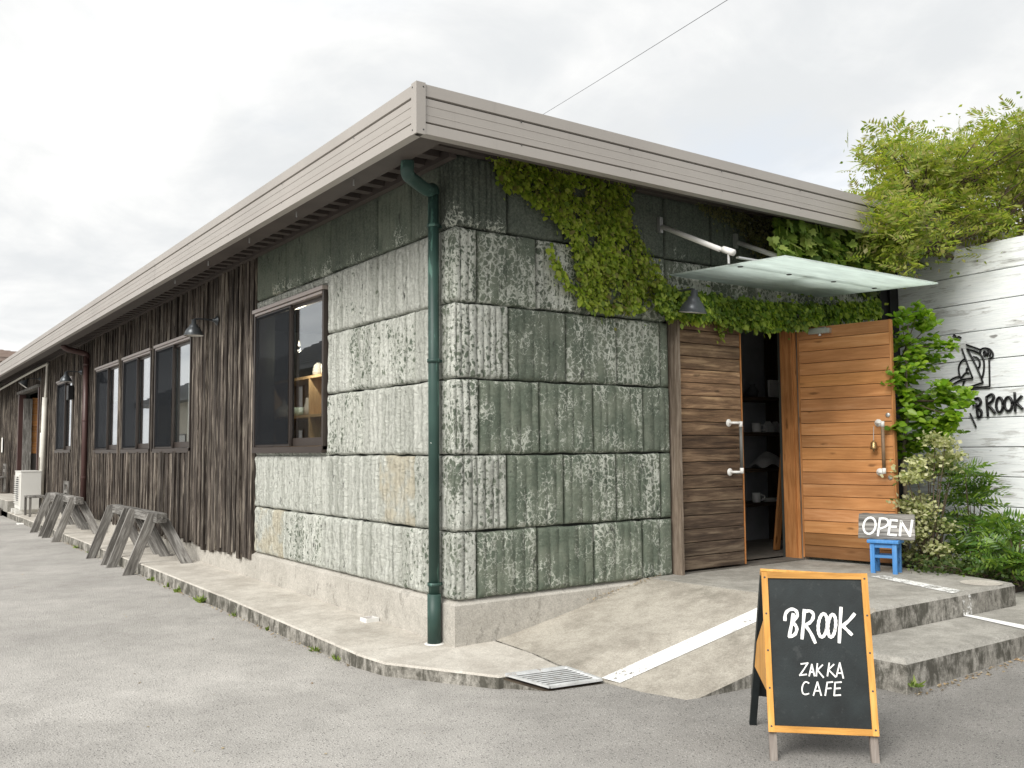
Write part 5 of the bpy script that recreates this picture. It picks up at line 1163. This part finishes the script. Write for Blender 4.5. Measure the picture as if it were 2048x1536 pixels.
cc_ = np.repeat(cl, 8, 0); n = len(cc_); cc_ = cc_+rng.normal(0, .10, (n, 3)); D = rng.normal(0, 1, (n, 3)); D[:, 2] = np.abs(D[:, 2])*.6+.12
V, Fx = pinnate(cc_, D, 6, rng.uniform(.13, .23, n), .075, SH_NR); leafobj('crown', V, Fx, 'leaf_pinnate', tr_t)
k2 = cl[rng.random(len(cl)) < .7]; cc2 = np.repeat(k2, 22, 0); n = len(cc2); cc2 = cc2+rng.normal(0, .13, (n, 3)); T = rng.normal(0, 1, (n, 3)); T[:, 2] += .4
V, Fx = leaves(cc2, T, rng.normal(0, 1, (n, 3)), rng.uniform(.03, .06, n), SH_LT); leafobj('foliage', V, Fx, 'leaf_pinnate', tr_t)
# ---- small layered tree by the open door
b0 = on(2, .24, 1812, 1108)
b0 = np.array((4.22, b0[1], .235)); dd = ray(1812, 1100); tt = (4.22-CAM[0])/dd[0]; b0 = np.array((4.22, (CAM+dd*tt)[1], .235))
st_ = thing('slender_tree', b0, 'slender young tree with glossy bright green leaves in tiers beside the open door', 'tree')
def atd(px, py): d = ray(px, py); return CAM+d*((b0-CAM)@FW)
tp = [b0, atd(1812, 1000), atd(1806, 920), atd(1815, 830), atd(1812, 740), atd(1816, 650)]
MB().tube(hermite(tp, 4), [.022]*5+[.018]*5+[.013]*5+[.009]*5+[.006], 8).build('trunk', 'bark', st_, True)
tiers = [[(1800, 640), (1840, 628), (1865, 650), (1885, 690), (1880, 715), (1845, 690), (1800, 690), (1780, 700), (1765, 700), (1815, 725), (1835, 720), (1800, 745)], [(1770, 760), (1765, 750), (1800, 770), (1830, 765), (1855, 770), (1880, 800), (1895, 795), (1912, 800), (1840, 800), (1865, 830), (1888, 830), (1850, 815), (1810, 800), (1800, 830), (1825, 840)], [(1785, 870), (1800, 880), (1830, 870), (1860, 850), (1880, 845), (1900, 850), (1840, 890), (1870, 865), (1775, 855), (1815, 895)]]
Pp, T, Nr, S_ = [], [], [], []; bm_ = MB()
for ti, pts in enumerate(tiers):
    ys_ = [650, 760, 840][ti]; hub = atd(1813, ys_+40)
    for (x, y) in pts:
        c = atd(x, y)+FW*rng.uniform(-.22, .16); bm_.tube([hub, (hub+c)/2+np.array((0, 0, -.015)), c], [.006, .0045, .002], 5)
        for m_ in range(15):
            cc3 = c+rng.normal(0, .056, 3)*np.array((1, 1, .85)); k_ = rng.integers(4, 7); a0 = rng.uniform(0, 6.3)
            for a in range(k_):
                th = a0+a*2*math.pi/k_; Pp.append(cc3); T.append((math.cos(th), math.sin(th), rng.uniform(-.5, .6))); Nr.append((rng.normal(-.35, .6), rng.normal(-.5, .6), .75)); S_.append(rng.uniform(.05, .085))
bm_.build('branch', 'twig', st_)
V, Fx = leaves(np.array(Pp), np.array(T), np.array(Nr), np.array(S_), SH_OV); leafobj('crown', V, Fx, 'leaf_tree', st_)
# ---- shrubs in the bed
def shrub(name, label, clusters, depth, n_per, size, shape, mat, spread, base_px, cat='shrub', jit=.16, frond=None):
    bb = on(2, .22, *base_px); d0 = (bb-CAM)@FW if depth is None else depth
    cs_ = []
    for (x, y) in clusters: cs_.append(CAM+ray(x, y)*(d0+rng.uniform(-jit, jit)))
    cs_ = np.array(cs_); cs_[:, 2] = np.maximum(cs_[:, 2], .25)
    root = np.array((*(cs_[:, :2].mean(0)), .2)); t = thing(name, root, label, cat)
    stm = MB()
    for c in cs_: stm.tube([root+np.array((rng.normal(0, .04), rng.normal(0, .04), 0)), (root+c)/2+np.array((0, 0, .05)), c], [.009, .006, .003], 5)
    stm.build('stem', 'twig', t)
    cr = np.repeat(cs_, n_per, 0); n = len(cr); cr = cr+rng.normal(0, 1, (n, 3))*np.array(spread)
    if frond: 
        D = cr-np.repeat(cs_, n_per, 0)+rng.normal(0, .06, (n, 3)); D[:, 2] = np.abs(D[:, 2])*.5+.02; V, Fx = pinnate(np.repeat(cs_, n_per, 0)+rng.normal(0, .03, (n, 3)), D, frond[0], rng.uniform(*frond[1], n), size, shape, .35)
    else:
        T = rng.normal(0, 1, (n, 3)); T[:, 2] = np.abs(T[:, 2])*.6; Nr = rng.normal(0, .7, (n, 3)); Nr[:, 2] += .6; Nr[:, :2] -= .35
        V, Fx = leaves(cr, T, Nr, size*rng.uniform(.7, 1.25, n), shape)
    leafobj('foliage', V, Fx, mat, t); return t
var = [(1830, 930), (1855, 925), (1880, 920), (1905, 915), (1815, 955), (1835, 955), (1818, 1010), (1835, 1030), (1850, 1020), (1845, 1060), (1870, 1050), (1890, 1055), (1840, 1085), (1860, 1090), (1875, 1100), (1830, 1110), (1855, 1120), (1880, 1125), (1895, 1120), (1905, 940), (1870, 880), (1890, 890), (1825, 1070), (1840, 1000), (1860, 945)]
shrub('variegated_shrub', 'cream variegated small leaved shrub behind the blue stool', var, 7.75, 150, .040, SH_LT, 'leaf_varieg', (.055, .055, .028), (1850, 1130), jit=.15)
mah = [(1930, 945), (1950, 960), (1905, 1000), (1940, 1010), (1965, 990), (1900, 1050), (1925, 1060), (1960, 1045), (1985, 1060), (1930, 1100), (1900, 1100), (1965, 1100), (1990, 1110)]
shrub('mahonia', 'narrow leaved mahonia with arching fronds in front of the white planks', mah, 7.9, 13, .085, SH_NR, 'leaf_mahonia', (.1, .1, .06), (1930, 1150), jit=.2, frond=(7, (.20, .32)))
mah2 = [(2015, 1060), (2040, 1050), (2065, 1080), (2010, 1100), (2040, 1110), (2075, 1120), (2000, 1135), (2030, 1140), (2060, 1150)]
shrub('mahonia', 'low dark mahonia clump at the right edge of the bed', mah2, 7.35, 13, .085, SH_NR, 'leaf_mahonia', (.1, .1, .06), (2030, 1160), jit=.2, frond=(7, (.18, .3)))
cov = [(1840+i*14, 1130+(i % 3)*9) for i in range(17)]
shrub('ground_cover', 'dark leafy ground cover along the back of the porch slab', cov, None, 80, .035, SH_LT, 'leaf_cover', (.09, .09, .05), (1950, 1165), 'ground cover', .15)
yl = [(1840, 1140), (1860, 1143), (1880, 1147), (1900, 1152), (1920, 1157), (1940, 1160)]
shrub('creeping_sedum', 'yellow green sedum creeping over the porch edge below the variegated shrub', yl, None, 55, .02, SH_LT, 'leaf_weed', (.05, .05, .012), (1900, 1150), 'ground cover', .04)

# ---- weeds in the kerb joint
def weed(x, y, z, s, label, n=14):
    t = thing('weed', (x, y, z), label, 'weed'); Pp = np.tile((x, y, z), (n, 1))+rng.normal(0, .012*s, (n, 3))*np.array((1, 1, 0)); T = rng.normal(0, .8, (n, 3)); T[:, 2] = rng.uniform(.35, 1.1, n)
    V, Fx = leaves(Pp, T, rng.normal(0, 1, (n, 3)), rng.uniform(.035, .085, n)*s, SH_NR if n > 12 else SH_LT); leafobj('foliage', V, Fx, 'leaf_weed', t)
for px, py, s, lb, n in ((268, 1140, 1.0, 'grassy weed tuft at the foot of the nearest sawhorse', 26), (305, 1152, .8, 'small weed just right of the nearest sawhorse foot', 12), (335, 1163, .9, 'green weed at the kerb between the sawhorses and the stone wall', 16), (358, 1172, 1.0, 'leafy weed at the kerb left of the widest clump', 12), (405, 1192, 1.5, 'widest weed clump along the kerb', 34), (470, 1220, 1.0, 'upright weed at the kerb below the large window', 14), (535, 1254, .6, 'tiny weed at the kerb below the stone blocks', 10), (632, 1290, .9, 'weed sprig at the kerb nearer the corner', 14), (672, 1309, .9, 'last weed sprig along the kerb before the corner', 14), (155, 1078, 1.1, 'weed tuft at the kerb between the two sawhorse pairs', 20), (185, 1095, 1.2, 'weed tuft just behind the second sawhorse foot', 20)):
    p_ = on(0, -.63, px, py); weed(-.632, p_[1], -.105, s, lb, n)
for px, py, s, lb in ((918, 1284, .7, 'moss green weed at the foot of the plinth corner', ), (950, 1280, .5, 'tiny weed along the plinth beside the ramp')):
    p_ = on(2, -.01, px, py); weed(p_[0], p_[1], -.012, s, lb, 18)
p_ = on(2, -.02, 1805, 1372); weed(p_[0], -2.43, -.01, .9, 'pale weed at the foot of the concrete step', 16)

n = 420; t_ = rng.random(n); Pp = np.stack([-.628-np.abs(rng.normal(0, .02, n)), .3+t_*12, np.full(n, -.1)], 1)
n2 = 380; P2 = np.stack([1.45+rng.random(n2)*3.2, -2.435-np.abs(rng.normal(0, .03, n2)), np.zeros(n2)], 1); P2[:, 2] = [z_asph(a, b)+.005 for a, b in P2[:, :2]]
n3 = 90; P3_ = np.stack([1.15+rng.random(n3)*.75, -.03-np.abs(rng.normal(0, .025, n3)), np.zeros(n3)], 1); P3_[:, 2] = [.20+(a-1.15)*.165 for a in P3_[:, 0]]
P4 = np.stack([rng.uniform(-3.5, 2.5, 110), rng.uniform(-4.2, 7, 110), np.zeros(110)], 1); P4 = P4[(P4[:, 0] < -.7) | (P4[:, 1] < -2.6)]; P4[:, 2] = [z_asph(a, b)+.004 for a, b in P4[:, :2]]
Pp = np.vstack([Pp, P2, P3_, P4]); n = len(Pp); T = rng.normal(0, 1, (n, 3)); T[:, 2] *= .15; Nr = rng.normal(0, .25, (n, 3)); Nr[:, 2] += 1
lt_ = thing('leaf_litter', (0, 0, 0), 'scattered dry leaf litter in the joints of kerb and step', 'leaf litter'); V, Fx = leaves(Pp, T, Nr, rng.uniform(.008, .026, n), SH_LT); o = leafobj('litter', V, Fx, 'leaf_litter', lt_); o['kind'] = 'stuff'; lt_['kind'] = 'stuff'

# ------------------------------------------------------------------ overhead cable, neighbouring houses
a = CAM+ray(1000, 281)*26; b = CAM+ray(1560, -66)*12
tag(MB().tube(hermite([a, (a+b)/2+np.array((0, 0, -.02)), b], 8), .0045, 5).build('overhead_cable', 'wire_black'), 'thin black overhead cable crossing the sky behind the roof', 'cable')
def house(c, sx, sy, eave, rise, label, wm='far_wall', rm='roof_tile', ov=.6):
    t = thing('house', (c[0], c[1], -.1), label, 'house'); x0, x1, y0, y1 = c[0]-sx/2, c[0]+sx/2, c[1]-sy/2, c[1]+sy/2
    MB().box((x0, y0, -.1), (x1, y1, eave)).build('wall', wm, t)
    mb = MB(); e = [(x0-ov, y0-ov), (x1+ov, y0-ov), (x1+ov, y1+ov), (x0-ov, y1+ov)]; hw = sx/2; r0, r1 = (c[0], y0+hw*.9), (c[0], y1-hw*.9)
    V = [(x, y, eave) for x, y in e]+[(r0[0], r0[1], eave+rise), (r1[0], r1[1], eave+rise)]+[(x, y, eave-.2) for x, y in e]
    mb.add(V, [(0, 1, 4), (1, 2, 5, 4), (2, 3, 5), (3, 0, 4, 5), (9, 8, 7, 6), (0, 6, 7, 1), (1, 7, 8, 2), (2, 8, 9, 3), (3, 9, 6, 0)]); rf = mb.build('roof', rm, t)
    tl_ = MB(); A5 = [np.array(v) for v in V]
    for (p, q_, r, s) in ((1, 2, 5, 4), (3, 0, 4, 5), (0, 1, 4, 4), (2, 3, 5, 5)):
        for k in range(16):
            f = k/16; a = A5[p]*(1-f)+A5[s]*f; b = A5[q_]*(1-f)+A5[r]*f; tl_.bar(a+np.array((0, 0, .03)), b+np.array((0, 0, .03)), .08, .06)
    o = tl_.build('tile_row', rm, rf); o['kind'] = 'stuff'
    for k in range(int(sy//3)):
        for zz3 in ((1.0, 2.2),)+(((eave-1.8, eave-.7),) if eave > 4.5 else ()):
            yy = y0+1.2+k*3; w_ = MB().box((x1-.02, yy, zz3[0]), (x1+.05, yy+1.3, zz3[1])).build('window', 'frame_brown', t); MB().box((x1+.05, yy+.06, zz3[0]+.06), (x1+.055, yy+1.24, zz3[1]-.06)).build('pane', 'lamp_white', w_)
    return t
house((-14.0, 27, 0), 7, 12, 4.6, 2.2, 'dark house with tiled hip roof across the lane, mirrored in the large window', 'far_wall_dark')
house((-12.5, 39.9, 0), 7, 11, 3.9, 2.0, 'cream house with tiled roof farther along the lane, mirrored in the small windows')
hp_ = CAM+ray(5, 712)*46; house((hp_[0]-1.5, hp_[1]+4, 0), 8, 8, hp_[2]-.1, .9, 'distant house roof just showing above the far end of the eave', 'far_wall_grey', 'roof_brown')
